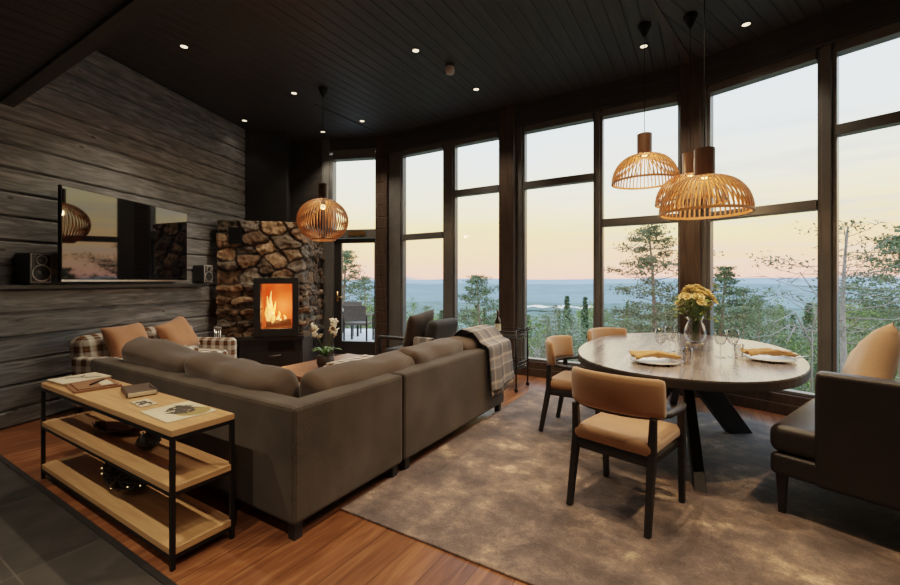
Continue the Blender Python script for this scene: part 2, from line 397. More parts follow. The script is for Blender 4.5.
M['birch'] = wood('birch slat', (.36,.15,.05), (.50,.235,.085), .5, (3,30,30), 'Object')
M['walnut'] = wood('walnut collar', (.05,.025,.014), (.10,.05,.028), .4, (20,20,2), 'Object')
M['white'] = plain('white ceramic', (.8,.79,.76), .25, 0, .03)
M['paper'] = plain('printed paper', (.68,.60,.44), .6, 0, .12, 12)
M['plaidchair'] = plaid('brown white check', [(0,(.85,.80,.72)), (.3,(.85,.80,.72)), (.42,(.05,.028,.018)), (.62,(.16,.075,.035)), (.78,(.05,.028,.018)), (.95,(.85,.80,.72))], [(0,(.70,.64,.57)), (.3,(.70,.64,.57)), (.42,(.05,.028,.018)), (.6,(.28,.13,.05)), (.8,(.05,.028,.018)), (.95,(.70,.64,.57))], .12)
M['plaidgrey'] = plaid('grey tan check', [(0,(.12,.115,.12)), (.3,(.12,.115,.12)), (.35,(.55,.45,.36)), (.42,(.55,.45,.36)), (.47,(.20,.19,.19)), (.75,(.30,.28,.27)), (.8,(.62,.55,.47)), (.85,(.12,.115,.12))], [(0,(.15,.145,.15)), (.4,(.15,.145,.15)), (.44,(.60,.47,.36)), (.52,(.60,.47,.36)), (.56,(.30,.28,.27)), (.92,(.30,.28,.27))], .22)

# ================================================================ SETTING
WD = (-.354, .936)                       # direction of the log wall, room frame
P1 = Vector((-4.84, 5.70)); P3 = Vector((-.175, 5.70)); P2X = -2.46
F3 = Vector((.936, -.354)); P4 = P3+F3*3.7
L0 = Vector((-5.43, 1.105)); LD = Vector(WD); DD = Vector((-.936, -.354))
rel = L0-P1; tD = rel.dot(DD); CORNER = P1+DD*tD
LB = L0-LD*3.96; CEIL = 3.9
BACKY = LB.y

mb = MB(); mb.prism([(-5.75, .94), (3.4, .94), (P4.x+.2, P4.y+.1), (P3.x, P3.y+.2), (P1.x, P1.y+.2), (CORNER.x-.1, CORNER.y+.15), (CORNER.x-.12, CORNER.y-.1)], -.12, 0)
tag(mb.build('floor', M['floor']), kind='structure')
mb = MB(); mb.prism([(LB.x-.5, BACKY-.1), (3.4, BACKY-.1), (3.4, .94), (LB.x-1.6, .94)], -.12, 0)
tag(mb.build('floor', M['tile']), kind='structure')
mb = MB(); mb.box(-5.45, 3.2, .925, .955, -.01, .006); tag(mb.build('trim_1', M['matteblack']), kind='structure')
# ceilings
bis = Vector((math.sin(R(10.35)), math.cos(R(10.35)))); seam0 = P3-bis*(P3.y-1.15)/bis.y
mb = MB(); mb.prism([(-6.6, 1.10), (seam0.x, 1.10), (P3.x, P3.y+.15), (P1.x, P1.y+.15), (CORNER.x-.25, CORNER.y+.1)], CEIL, CEIL+.1)
tag(mb.build('ceiling', M['ceil']), kind='structure')
mb = MB(); mb.prism([(seam0.x, 1.10), (3.4, 1.10), (3.4, P4.y), (P4.x+.1, P4.y+.15), (P3.x, P3.y+.15)], CEIL, CEIL+.1)
tag(mb.build('ceiling', M['ceil_r']), kind='structure')
mb = MB(); mb.prism([(LB.x-.5, BACKY-.1), (3.4, BACKY-.1), (3.4, 1.12), (-6.6, 1.12)], 2.98, 3.08)
tag(mb.build('ceiling', M['ceil']), kind='structure')
mb = MB(); mb.box(-6.2, 3.3, 1.10, 1.20, 2.95, CEIL); tag(mb.build('trim_2', M['darkwood']), kind='structure')
mb = MB(); mb.bar((P1.x, P1.y-.05, CEIL-.003), (P1.x, 4.15, CEIL-.003), .04, .012); tag(mb.build('trim_3', M['darkwood']), kind='structure')
mb = MB(); mb.bar((P3.x, P3.y-.05, CEIL-.005), (seam0.x, 1.2, CEIL-.005), .07, .02); tag(mb.build('trim_4', M['postwood']), kind='structure')

# log wall: courses of bevelled logs, local x along the wall, y outwards
WANG = math.atan2(LD.y, LD.x)
lenW = (CORNER-LB).length
mb = MB(); z = 2.39-11*.223
while z < CEIL:
    z0, z1 = max(z, 0), min(z+.223, CEIL); g = .016
    prof = [(0.0, z0+.002), (-.0, z0+.002)]
    a = [(.16, z0), (g*1.4, z0+.001), (0, z0+.021), (0, z1-.021), (g*1.4, z1-.001), (.16, z1)]
    va = [mb.bm.verts.new((0, y, zz)) for y, zz in a]; vb = [mb.bm.verts.new((lenW+.16, y, zz)) for y, zz in a]
    n = len(a)
    for i in range(n): mb.bm.faces.new((va[i], va[(i+1)%n], vb[(i+1)%n], vb[i]))
    mb.bm.faces.new(va); mb.bm.faces.new(vb); z += .223
kz = lambda c: (c.x+1.37*math.floor((c.z-2.39+2.23)/.223), c.z+.31*math.floor((c.z-2.39+2.23)/.223))
wl = mb.build('wall_left', M['log'], None, loc=(LB.x, LB.y, 0), rotz=WANG, uvfix=kz); tag(wl, kind='structure')
def wallbox(name, A, B, z0, z1, mat, t0=0.0, t1=.15, kind='structure', bevel=0, parent=None):
    """slab along A->B; t measured outwards (to the left of A->B is inside)"""
    A, B = Vector(A[:2]), Vector(B[:2]); L = (B-A).length
    mb = MB(); mb.box(0, L, t0, t1, z0, z1)
    o = mb.build(name, mat, parent, bevel=bevel, loc=(A.x, A.y, 0), rotz=math.atan2((B-A).y, (B-A).x))
    if kind: o['kind'] = kind
    return o
wallbox('wall_back', (3.35, BACKY), (LB.x-.2, BACKY), 0, 3.0, M['darkwood'])
wallbox('wall_right', (3.29, BACKY), (3.29, P4.y), 0, CEIL, M['darkwood'], -.15, 0)
wallbox('wall_door', P1+DD*1.04, CORNER+DD*.1, 0, CEIL, M['darkwood'], -.15, 0)
# note: for walls run left-to-right as seen from inside the outside is at +y local
def wl_pt(A, u, s, t=0): 
    nrm = Vector((-u.y, u.x)); p = Vector(A)+u*s+nrm*t; return p
winno = [0]
def window(A, u, s0, s1, zb, zt, trans, bt=.055, depth=(.03, .13)):
    winno[0] += 1
    ang = math.atan2(u.y, u.x); root = struct('window_%d' % winno[0], (A[0]+u.x*s0, A[1]+u.y*s0, 0), ang)
    w = s1-s0; d0, d1 = depth; e = .035
    mb = MB(); mb.box(-e, 0, d0, d1, zb-e, zt+.095); mb.box(w, w+e, d0, d1, zb-e, zt+.095); mb.box(0, w, d0, d1, zb-e, zb); mb.box(0, w, d0-.035, d1, zt, zt+.095); mb.box(0, w, d0-.015, d1, zt+.03, zt+.06)
    for zz in trans: mb.box(0, w, d0-.02, d1, zz-.05, zz+.05)
    mb.build('window_frame', M['frame'], root, bevel=.006)
    zs = [zb]+[q for zz in trans for q in (zz-.05, zz+.05)]+[zt]
    for i in range(0, len(zs), 2):
        mb = MB(); y = (d0+d1)/2; mb.box(0, w, y-.003, y+.003, zs[i], zs[i+1]); mb.build('window_pane', M['glass'], root)
    return root
EX = Vector((1, 0))
G1 = Vector((P1.x, P1.y+.08)); G1b = Vector((P3.x, P3.y+.08))
NF3 = Vector((.354, .936)); G3 = P3+NF3*.08; G3b = P4+NF3*.08
gs = [along(q, G1, G1b) for q in (404.5, 444.5, 456.5, 500, 526, 594, 603.5, 678)]
g3 = [along(q, G3, G3b) for q in (712, 818.5, 838)]; g3.append(g3[2]+ (g3[1]-g3[0])*.97)
ZB, ZT = .24, 3.49
TR = [2.10, 2.74, 2.73, 2.11]
for k in range(4): window(P1, EX, gs[2*k], gs[2*k+1], ZB, ZT, [TR[k]])
window(P3, F3, g3[0], g3[1], ZB, ZT, [2.09]); window(P3, F3, g3[2], g3[3], ZB, ZT, [2.77])
# timber around the windows
Lf = P3.x-P1.x
def bay(name, A, u, L, edges, mull):
    root = struct(name, (A.x, A.y, 0), math.atan2(u.y, u.x))
    mb = MB(); mb.box(0, L, .0, .18, -.1, ZB-.035); mb.build('sill_wall', M['postwood'], root, bevel=.008)
    mb = MB(); mb.box(0, L, -.05, .18, ZT+.10, CEIL); mb.box(0, L, .14, .18, ZT+.096, ZT+.10); mb.build('header', M['darkwood'], root, bevel=.008)
    mb = MB()
    for a, b in mull: mb.box(a, b, .01, .18, ZB-.035, ZT+.10)
    mb.build('mullion', M['frame'], root, bevel=.006)
    mb = MB(); mb.box(0, L, -.03, .0, 0, .11); mb.build('skirting', M['postwood'], root, bevel=.005)
e = .035
bay('wall_window', P1, EX, Lf, gs, [(0, gs[0]-e), (gs[1]+e, gs[2]-e), (gs[3]+e, gs[4]-e), (gs[5]+e, gs[6]-e), (gs[7]+e, Lf)])
bay('wall_bay', P3, F3, 3.7, g3, [(0, g3[0]-e), (g3[1]+e, g3[2]-e), (g3[3]+e, 3.7)])
def post(no, px0, px1, A, u, depth, mat, inn=-.1):
    s0, s1 = along(px0, A, A+u), along(px1, A, A+u)
    mb = MB(); mb.box(s0, s1, inn, depth, 0, CEIL)
    o = mb.build('trim_%d' % no, mat, None, bevel=.012, loc=(A.x, A.y, 0), rotz=math.atan2(u.y, u.x)); o['kind'] = 'structure'
post(5, 501, 516, P1, EX, .18, M['postwood'], -.08)
post(6, 680, 701, P1, EX, .2, M['postwood'], -.08)
# log-end post between door and windows
mb = MB()
for k in range(19):
    z0 = .0+k*.2055; mb.box(-.02, .20, -.10, .22, z0+.004, z0+.2015)
for k in range(1): mb.box(0, .18, -.08, .20, 0, CEIL)
pp = mb.build('trim_7', M['postwood'], None, bevel=.008, loc=(P1.x-.12, P1.y, 0), rotz=R(10)); pp['kind'] = 'structure'
# ---- door with transom window
DU = -DD                                   # left to right seen from inside
DA = CORNER.copy(); DLEN = tD
ds0, ds1 = along(333, DA, P1), along(375.5, DA, P1)
root = struct('door_1', (DA.x+DU.x*ds0, DA.y+DU.y*ds0, 0), math.atan2(DU.y, DU.x)); w = ds1-ds0
mb = MB(); mb.box(-.06, .0, -.02, .14, 0, CEIL-.28); mb.box(w, w+.05, -.02, .14, 0, CEIL-.28); mb.box(0, w, -.02, .14, 2.12, 2.27); mb.box(0, w, -.02, .14, 3.53, CEIL-.2); mb.box(0, w, 0, .14, 0, .03)
mb.build('door_frame', M['frame'], root, bevel=.006)
mb = MB(); mb.box(.01, .15, .02, .08, .03, 2.11); mb.box(w-.035, w-.005, .02, .08, .03, 2.11); mb.box(.15, w-.035, .02, .08, .03, .27); mb.box(.15, w-.035, .02, .08, 2.03, 2.11)
lf = mb.build('door_leaf', M['matteblack'], root, bevel=.006)
mb = MB(); mb.box(.15, w-.035, .045, .051, .27, 2.03); mb.build('door_pane', M['glass'], root)
mb = MB(); mb.box(.02, w, .05, .056, 2.27, 3.53); mb.build('transom_pane', M['glass'], root)
mb = MB(); mb.box(.30, .62, -.028, -.02, 2.16, 2.235); mb.build('brass_plate', M['brass'], root)
mb = MB(); mb.box(.055, .095, .008, .02, .98, 1.16); mb.tube([(.075,.02,1.06), (.075,-.04,1.06), (.19,-.045,1.06)], .009); mb.build('door_handle', M['brass'], root, smooth=True)
wallbox('wall_door', DA+DU*(ds1+.05), P1+DU*.1, 0, CEIL, M['postwood'], 0.02, .2)
wallbox('wall_door', DA+DU*(ds0-.08), DA+DU*(ds1+.06), CEIL-.2, CEIL, M['darkwood'], 0, .15)
wallbox('trim_8', DA+DU*(ds0-.2), DA+DU*(ds0-.06), 0, CEIL, M['frame'], -.03, .1)

# ================================================================ FIREPLACE
A = c2w(-3.44, 6.22).to_2d(); fd = c2w(.972, .236).to_2d(); fd.normalize()
B0 = A+fd*along(301, A, A+fd)
Cc = DA+DU*(ds0-.24)
fw = (B0-A).length; rw = (Cc-B0).length
fire = thing('fireplace', 'corner fireplace of rough stones with glowing glass-fronted stove', 'fireplace', (A.x, A.y, 0), math.atan2(fd.y, fd.x))
RT = Matrix.Rotation(-math.atan2(fd.y, fd.x), 2)
lc = lambda p: RT @ (Vector(p)-A)
cC, cK = lc(Cc), lc(CORNER)
ZS0, ZS1 = .50, 2.25
def fz(py, d=6.55): return EYE-(py-HY)/F*d
s_f0, s_f1 = along(257.5, A, B0), along(301-1.5, A, B0)-.0
s_f1 = along(297.5, A, B0)
z_f0, z_f1 = .52, 1.40
rnd = random.Random(4)
seeds = []
z = ZS0-.05
# flat stones below, boulders above
cells = []
for row in range(9):
    zc = .54+row*.088; x = -.1+rnd.random()*.15
    while x < fw+rw+.2:
        wv = .17+rnd.random()*.2; cells.append((x+wv/2, zc+rnd.uniform(-.02,.02), wv*.5, .045)); x += wv
x = 0
for row in range(5):
    zc = 1.40+row*.2; x = -.12+rnd.random()*.2
    while x < fw+rw+.25:
        wv = .15+rnd.random()*.26; cells.append((x+wv/2, zc+rnd.uniform(-.09,.09), wv*.5, .11)); x += wv
cells = np.array(cells); ccol = []
for c in cells:
    base = np.array(rnd.choice([(.42,.35,.28), (.48,.39,.30), (.37,.33,.29), (.55,.46,.37), (.44,.41,.38), (.43,.33,.24)])); ccol.append(base*rnd.uniform(.75, 1.25))
ccol = np.array(ccol)
ns, nz_ = 190, 130; tot = fw+rw
bmF = MB(); Vg = []; cidx = {}
for i in range(ns+1):
    s = tot*i/ns; row = []
    if s <= fw: base = Vector((s, 0)); nrm = Vector((0, -1))
    else:
        k = (s-fw)/rw; base = Vector((fw, 0)).lerp(cC, k); dv = (cC-Vector((fw, 0))).normalized(); nrm = Vector((dv.y, -dv.x))
    kk = max(0, 1-abs(s-fw)/.1)
    dv = (cC-Vector((fw, 0))).normalized(); nr2 = Vector((dv.y, -dv.x)); nrm = (nrm*(1-kk*.5)+(nr2 if s <= fw else Vector((0, -1)))*kk*.5).normalized()
    for j in range(nz_+1):
        zz = ZS0+(ZS1-ZS0)*j/nz_
        wx = .09*mnoise.noise(Vector((s*6, zz*6, 0))); wz = .05*mnoise.noise(Vector((s*6+9, zz*6, 3)))
        dx = (s+wx-cells[:,0])/cells[:,2]; dz = (zz+wz-cells[:,1])/cells[:,3]; dd = np.sqrt(dx*dx+dz*dz)
        o2 = np.argpartition(dd, 1)[:2]; d1, d2 = sorted(dd[o2]); ci = int(np.argmin(dd))
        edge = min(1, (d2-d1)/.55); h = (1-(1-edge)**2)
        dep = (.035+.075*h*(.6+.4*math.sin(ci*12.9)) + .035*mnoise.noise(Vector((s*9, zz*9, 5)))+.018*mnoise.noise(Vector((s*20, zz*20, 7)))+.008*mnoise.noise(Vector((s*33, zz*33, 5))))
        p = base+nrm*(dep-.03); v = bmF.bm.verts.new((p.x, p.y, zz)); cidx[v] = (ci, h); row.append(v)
    Vg.append(row)
cl = bmF.bm.loops.layers.color.new('stone')
vx = lambda s, zz: s_f0+.02 < s < s_f1-.02 and zz < z_f1-.02
for i in range(ns):
    for j in range(nz_):
        s = tot*(i+.5)/ns; zz = ZS0+(ZS1-ZS0)*(j+.5)/nz_
        if vx(s, zz): continue
        f = bmF.bm.faces.new((Vg[i][j], Vg[i+1][j], Vg[i+1][j+1], Vg[i][j+1]))
        for l in f.loops:
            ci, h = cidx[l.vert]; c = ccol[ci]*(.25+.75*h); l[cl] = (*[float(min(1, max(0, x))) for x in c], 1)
top = [Vg[i][nz_] for i in range(ns+1)]
cap = [bmF.bm.verts.new((cK.x, cK.y, ZS1)), bmF.bm.verts.new((-.0, .25, ZS1))]
f = bmF.bm.faces.new(top+cap)
for l in f.loops: l[cl] = (.2,.15,.11,1)
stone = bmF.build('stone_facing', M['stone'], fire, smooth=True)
# stove insert
mb = MB(); x0, x1 = s_f0-.03, s_f1+.03; t = .095
for (a, b, c, d) in ((x0, x0+t, z_f0, z_f1), (x1-t, x1, z_f0, z_f1), (x0+t, x1-t, z_f0, z_f0+t+.02), (x0+t, x1-t, z_f1-t, z_f1)): mb.box(a, b, -.13, .25, c, d)
mb.build('stove_frame', M['matteblack'], fire, bevel=.006)
gx0, gx1, gz0, gz1 = x0+t, x1-t, z_f0+t+.02, z_f1-t
mb = MB(); mb.box(gx0, gx1, .29, .30, gz0, gz1); mb.box(gx0-.01, gx0, -.02, .3, gz0, gz1); mb.box(gx1, gx1+.01, -.02, .3, gz0, gz1); mb.box(gx0, gx1, -.02, .3, gz0-.01, gz0); mb.box(gx0, gx1, -.02, .3, gz1, gz1+.01)
mb.build('firebox', fire_material('firelit brick glow', (.45,.05,.006), (.95,.20,.035), .75, 4), fire)  # emission stands in for flame light falling on the bricks
mb = MB()
for k, (x, y, h, r) in enumerate(((.07,.12,.42,.026), (.11,.16,.50,.024), (.04,.2,.30,.022), (.15,.14,.34,.022), (.20,.2,.18,.022), (.29,.2,.12,.018), (.13,.1,.22,.024), (.24,.14,.10,.02))):
    pts = [(gx0+x+.02*math.sin(q*5+k), y, gz0+.06+h*q) for q in (0,.25,.5,.75,1)]
    mb.tube(pts[:3], r*.75, 8, r, True); mb.tube(pts[2:], r, 8, .004, True)
mb.build('flame', fire_material('flame', (1,.34,.05), (1,.66,.20), 2.0, 9), fire, smooth=True)
mb = MB(); mb.tube([(gx0+.04,.1,gz0+.05), (gx1-.05,.2,gz0+.05)], .045, 10); mb.tube([(gx0+.1,.22,gz0+.06), (gx1-.06,.1,gz0+.09)], .04, 10)
mb.build('firewood', plain('charred log', (.05,.03,.02), .9, 0, .5, 20, emit=(1,.2,.03), estr=.15), fire, smooth=True)
mb = MB(); mb.box(gx0, gx1, -.075, -.07, gz0, gz1); mb.build('stove_glass', M['glass'], fire)
mb = MB(); mb.tube([(x0+.015,-.1,gz0+.30), (x0+.015,-.15,gz0+.30), (x0+.13,-.15,gz0+.30)], .008); mb.build('stove_handle', M['black'], fire, smooth=True)
# black base cabinet
bx0 = along(240, A, B0)
dvr = (cC-Vector((fw, 0))).normalized(); bR = Vector((fw+.03, -.06))
poly = [(bx0, -.06), (bR.x, bR.y), (cC.x+.0, cC.y-.08), (cC.x-.05, cC.y+.3), (bx0, .4)]
mb = MB(); mb.prism(poly, 0, .46); mb.build('base_cabinet', M['matteblack'], fire, bevel=.006)
mb = MB(); mb.prism([(bx0-.12, -.11), (bR.x+.02, -.11), (cC.x+.04, cC.y-.10), (cC.x-.05, cC.y+.3), (bx0-.12, .4)], .46, .52); mb.build('hearth_slab', M['matteblack'], fire, bevel=.008)
mb = MB(); mb.box(bx0+.10, bR.x-.03, -.075, -.06, .04, .27); dr = mb.build('drawer', M['matteblack'], fire, bevel=.004)
mb = MB(); mb.tube([(bx0+.42,-.075,.21), (bx0+.42,-.10,.215), (bx0+.58,-.10,.235), (bx0+.58,-.075,.235)], .007); mb.build('drawer_handle', M['steel'], dr, smooth=True)
mb = MB(); mb.box(bx0+.40, bx0+.78, -.08, -.06, .31, .42); mb.box(bx0+.42, bx0+.76, -.075, -.05, .33, .40); mb.build('air_vent', M['black'], fire, bevel=.006)
vp = Vector((fw+.03, -.06)).lerp(Vector((cC.x, cC.y-.08)), .62)
mb = MB(); va = math.atan2(dvr.y, dvr.x)
mb.box(-.06, .06, -.015, .01, .25, .37, Matrix.Translation((vp.x, vp.y, 0)) @ Matrix.Rotation(va, 4, 'Z')); mb.build('side_vent', M['black'], fire)
vs = along(236.5, A, B0); mb = MB(); mb.box(vs-.085, vs+.085, -.1, .05, 1.90, 2.14); mb.build('soot_hatch', M['black'], fire)
# chimney
c0 = lc(at(236, 200, 7.0).to_2d()); c1 = lc(at(285, 200, 7.0).to_2d())
mb = MB(); mb.box(c0.x, c1.x, c0.y, c0.y+.55, 2.3, CEIL-.001); mb.build('chimney_breast', M['matteblack'], fire)
mb = MB(); mb.box(c0.x-.22, c0.x+.05, c0.y-.18, c0.y+.3, 2.3, CEIL-.001); mb.build('flue_casing', M['matteblack'], fire)
pl = bpy.data.lights.new('fire_glow', 'POINT'); pl.energy = 12; pl.color = (1,.42,.14); pl.shadow_soft_size = .1
po = bpy.data.objects.new('fire_glow', pl); COL.objects.link(po); po.parent = fire; po.location = ((gx0+gx1)/2, .05, gz0+.3)
# tool set
tl = at(216.5, 340, 5.95); ft = thing('fireplace_tool_set', 'small black fireplace tool set by the wall left of the hearth', 'fireplace tools', (tl.x, tl.y, 0))
mb = MB(); mb.lathe([(0,0), (.10,0), (.10,.012), (.012,.016), (.012,.55), (0,.55)], 16); mb.box(-.08, .08, -.008, .008, .5, .515); mb.build('stand', M['black'], ft)
for k in range(4):
    mb = MB(); a = -.075+k*.05; mb.tube([(a,.014,.06), (a,.014,.66)], .007, 6); mb.lathe([(0,.66), (.012,.665), (.012,.70), (0,.705)], 8, (a,.014)); mb.build('tool', M['steel'], ft, smooth=True)

# ================================================================ TV, SPEAKERS, LEDGE on the log wall
def onwall(px, off=0.0):
    s = along(px, LB, LB+LD); p = LB+LD*s; n = Vector((.936, .354)); return p+n*off, s
def wallthing(name, label, cat, px, off=0):
    p, s = onwall(px, off); return thing(name, label, cat, (p.x, p.y, 0), R(-69.3)+PI, None), s
# local frame after rotation (-69.3+180): +Y points into the wall (-normal), +X along... handled per object
def onplane(px, off):
    n_ = Vector((.936, .354)); A_ = LB+n_*off; return along(px, A_, A_+LD)
nW = Vector((.936, .354)); A_ = LB+nW*.35; pn = A_+LD*onplane(61, .35); A_ = LB+nW*.15; pf = A_+LD*onplane(187, .15); TW = (pf-pn).length
def wt(name, label, cat, s):      # local +X along the wall (away from camera), local -Y into the room
    q = LB+LD*s; return thing(name, label, cat, (q.x, q.y, 0), WANG)
tv = thing('television', 'large black flat screen television mounted on the log wall', 'television', (pn.x, pn.y, 0), math.atan2((pf-pn).y, (pf-pn).x))
mb = MB(); mb.box(0, TW, .0025, .038, 1.345, 2.26); mb.build('bezel', M['black'], tv, bevel=.004)
m, nt, b = nmat('glossy black screen'); b.inputs['Base Color'].default_value = (.002,.002,.003,1); b.inputs['Roughness'].default_value = .03; b.inputs['IOR'].default_value = 1.62
nz = N(nt, 'ShaderNodeTexNoise', i_Scale=3.0); rp = ramp(nt, [(0,(.028,.028,.028)), (1,(.034,.034,.034))], nz.outputs[0]); nt.links.new(rp.outputs[0], b.inputs['Roughness'])
mb = MB(); mb.box(.008, TW-.008, 0, .0025, 1.368, 2.252); mb.build('screen', m, tv)
mb = MB(); mb.box(0, TW, -.003, .012, 1.345, 1.362); mb.build('lower_trim', M['steel'], tv)
mb = MB(); mb.box(TW*.35, TW*.65, .035, .06, 1.6, 2.0); mb.bar((TW*.5,.05,1.8), (TW*.5,.235,1.8), .12, .12); mb.build('wall_mount', M['black'], tv)
_, sa = onwall(-40); sb = onplane(207, .17)
lg = wt('wall_ledge', 'long narrow dark ledge on the log wall under the television', 'shelf', sa)
mb = MB(); mb.box(0, sb-sa, -.17, .004, 1.275, 1.315); mb.build('ledge_board', M['matteblack'], lg, bevel=.004)
def speaker(px, h, w, label):
    s = onplane(px, .2); t = wt('loudspeaker', label, 'speaker', s)
    t.location.z = 1.3155; d = .20
    mb = MB(); mb.rbox((0,-d/2,h/2+.012), (w, d, h), .025); mb.build('cabinet', M['matteblack'], t, smooth=True)
    mb = MB(); mb.rbox((0,-d+.008,h/2+.012), (w*.93, .012, h*.95), .006); mb.build('front_baffle', plain('grey speaker front', (.42,.42,.43), .4), t, smooth=True)
    for nm, zc, r in (('woofer', h*.34, w*.36), ('tweeter', h*.76, w*.20)):
        Mx = Matrix.Translation((0,-d+.002,zc+.012)) @ Matrix.Rotation(R(90), 4, 'X')
        mb = MB(); mb.lathe([(r*1.12,0), (r*1.1,.008), (r,.008), (r*.55,-.004+.004), (r*.3,.006), (0,.009)], 20)
        for v in mb.bm.verts: v.co = Mx @ v.co
        mb.build(nm, plain(nm+' cone', (.02,.02,.02), .35), t, smooth=True)
        mb = MB(); mb.lathe([(r*1.2,0), (r*1.2,.010), (r*1.04,.010), (r*1.04,0)], 20, closed=True)
        for v in mb.bm.verts: v.co = Mx @ v.co
        mb.build('driver_ring', M['steel'], t, smooth=True)
    mb = MB(); mb.box(-w*.35, w*.35, -d*.8, -.03, 0, .013); mb.build('stand_foot', M['black'], t)
speaker(41, .285, .185, 'black loudspeaker on the wall ledge left of the television')
speaker(208.5, .25, .165, 'small black loudspeaker between television and stone fireplace')

# ================================================================ CEILING FITTINGS
M['bulbdisc'] = emission('warm lamp lens', (1,.78,.50), 3.2)
def spot(X, Y, z, label, power=26, warm=(1,.79,.56), ang=95):
    t = thing('recessed_spotlight', label, 'ceiling spotlight', (X, Y, z), 0, 'recessed ceiling spotlights')
    mb = MB(); mb.lathe([(.036,0), (.036,-.006), (.050,-.006), (.052,0)], 20, closed=True); mb.build('trim_ring', M['black'], t, smooth=False)
    mb = MB(); mb.lathe([(0,-.003), (.036,-.003)], 20); mb.build('lens', M['bulbdisc'], t)
    l = bpy.data.lights.new('spot', 'SPOT'); l.energy = power; l.color = warm; l.spot_size = R(ang); l.spot_blend = .6; l.shadow_soft_size = .03
    o = bpy.data.objects.new('spot_lamp', l); COL.objects.link(o); o.parent = t; o.location = (0,0,-.02)
SP = 90
spot(-4.85, 2.38, CEIL, 'ceiling spotlight nearest the dark beam above the plaid armchairs', SP)
spot(-4.78, 3.75, CEIL, 'ceiling spotlight just left of the globe pendant canopy', SP*1.6)
spot(-2.75, 3.76, CEIL, 'ceiling spotlight nearest the smoke detector on its left', SP*.9)
spot(-2.62, 4.94, CEIL, 'ceiling spotlight just right of the smoke detector', SP*.8)
spot(-4.69, 4.97, CEIL, 'ceiling spotlight in front of the post right of the door', SP*1.1)
spot(-5.6, 4.98, CEIL, 'ceiling spotlight behind the globe pendant cord', SP*.8)
spot(-6.27, 3.98, CEIL, 'ceiling spotlight above the stone fireplace beside the log wall', SP*.03)
spot(-.59, 4.985, CEIL, 'ceiling spotlight behind the cord of the left dome pendant', SP*.7)
spot(.327, 5.09, CEIL, 'ceiling spotlight above the large right-hand window', SP*.7)
for X, Y, p_, lb in ((-2.7, 2.38, 1, 'over the long side of the sofa'), (-.6, 3.75, 1.9, 'over the left side of the dining table'), (-.6, 2.38, 1.7, 'over the near dining chair'), (1.4, 3.2, 1.6, 'added out of view over the seat of the dark bench'), (1.0, 1.9, 1.6, 'added out of view over the arm of the dark bench')):
    spot(X, Y, CEIL, 'recessed ceiling spotlight '+lb, SP*p_*1.15, (1,.70,.42))  # unseen fixtures: ceiling grid continued, bench pair added for their light
for X, Y, lb in ((-3.4, .12, 'by the far end of the console'), (-1.9, .12, 'by the near end of the console'), (-.4, .12, 'added out of view by the front edge of the rug'), (-1.9, -1.3, 'added out of view over the dark floor tiles')):
    spot(X, Y, 2.98, 'recessed spotlight in the low soffit '+lb, 85)  # unseen soffit fixtures; the rug and tile ones are added for light
sd = at(450, 72, 4.95); t = thing('smoke_detector', 'small round smoke detector on the dark board ceiling', 'smoke detector', (sd.x, sd.y, CEIL))
mb = MB(); mb.lathe([(0,0), (.058,0), (.058,-.03), (.05,-.036), (0,-.036)], 20); mb.build('mount', plain('dark plastic', (.06,.045,.035), .5), t)
mb = MB(); mb.lathe([(.052,-.034), (.055,-.075), (.045,-.105), (.02,-.115), (0,-.115)], 20); mb.build('sensor_head', plain('white plastic', (.55,.5,.45), .4), t, smooth=True)

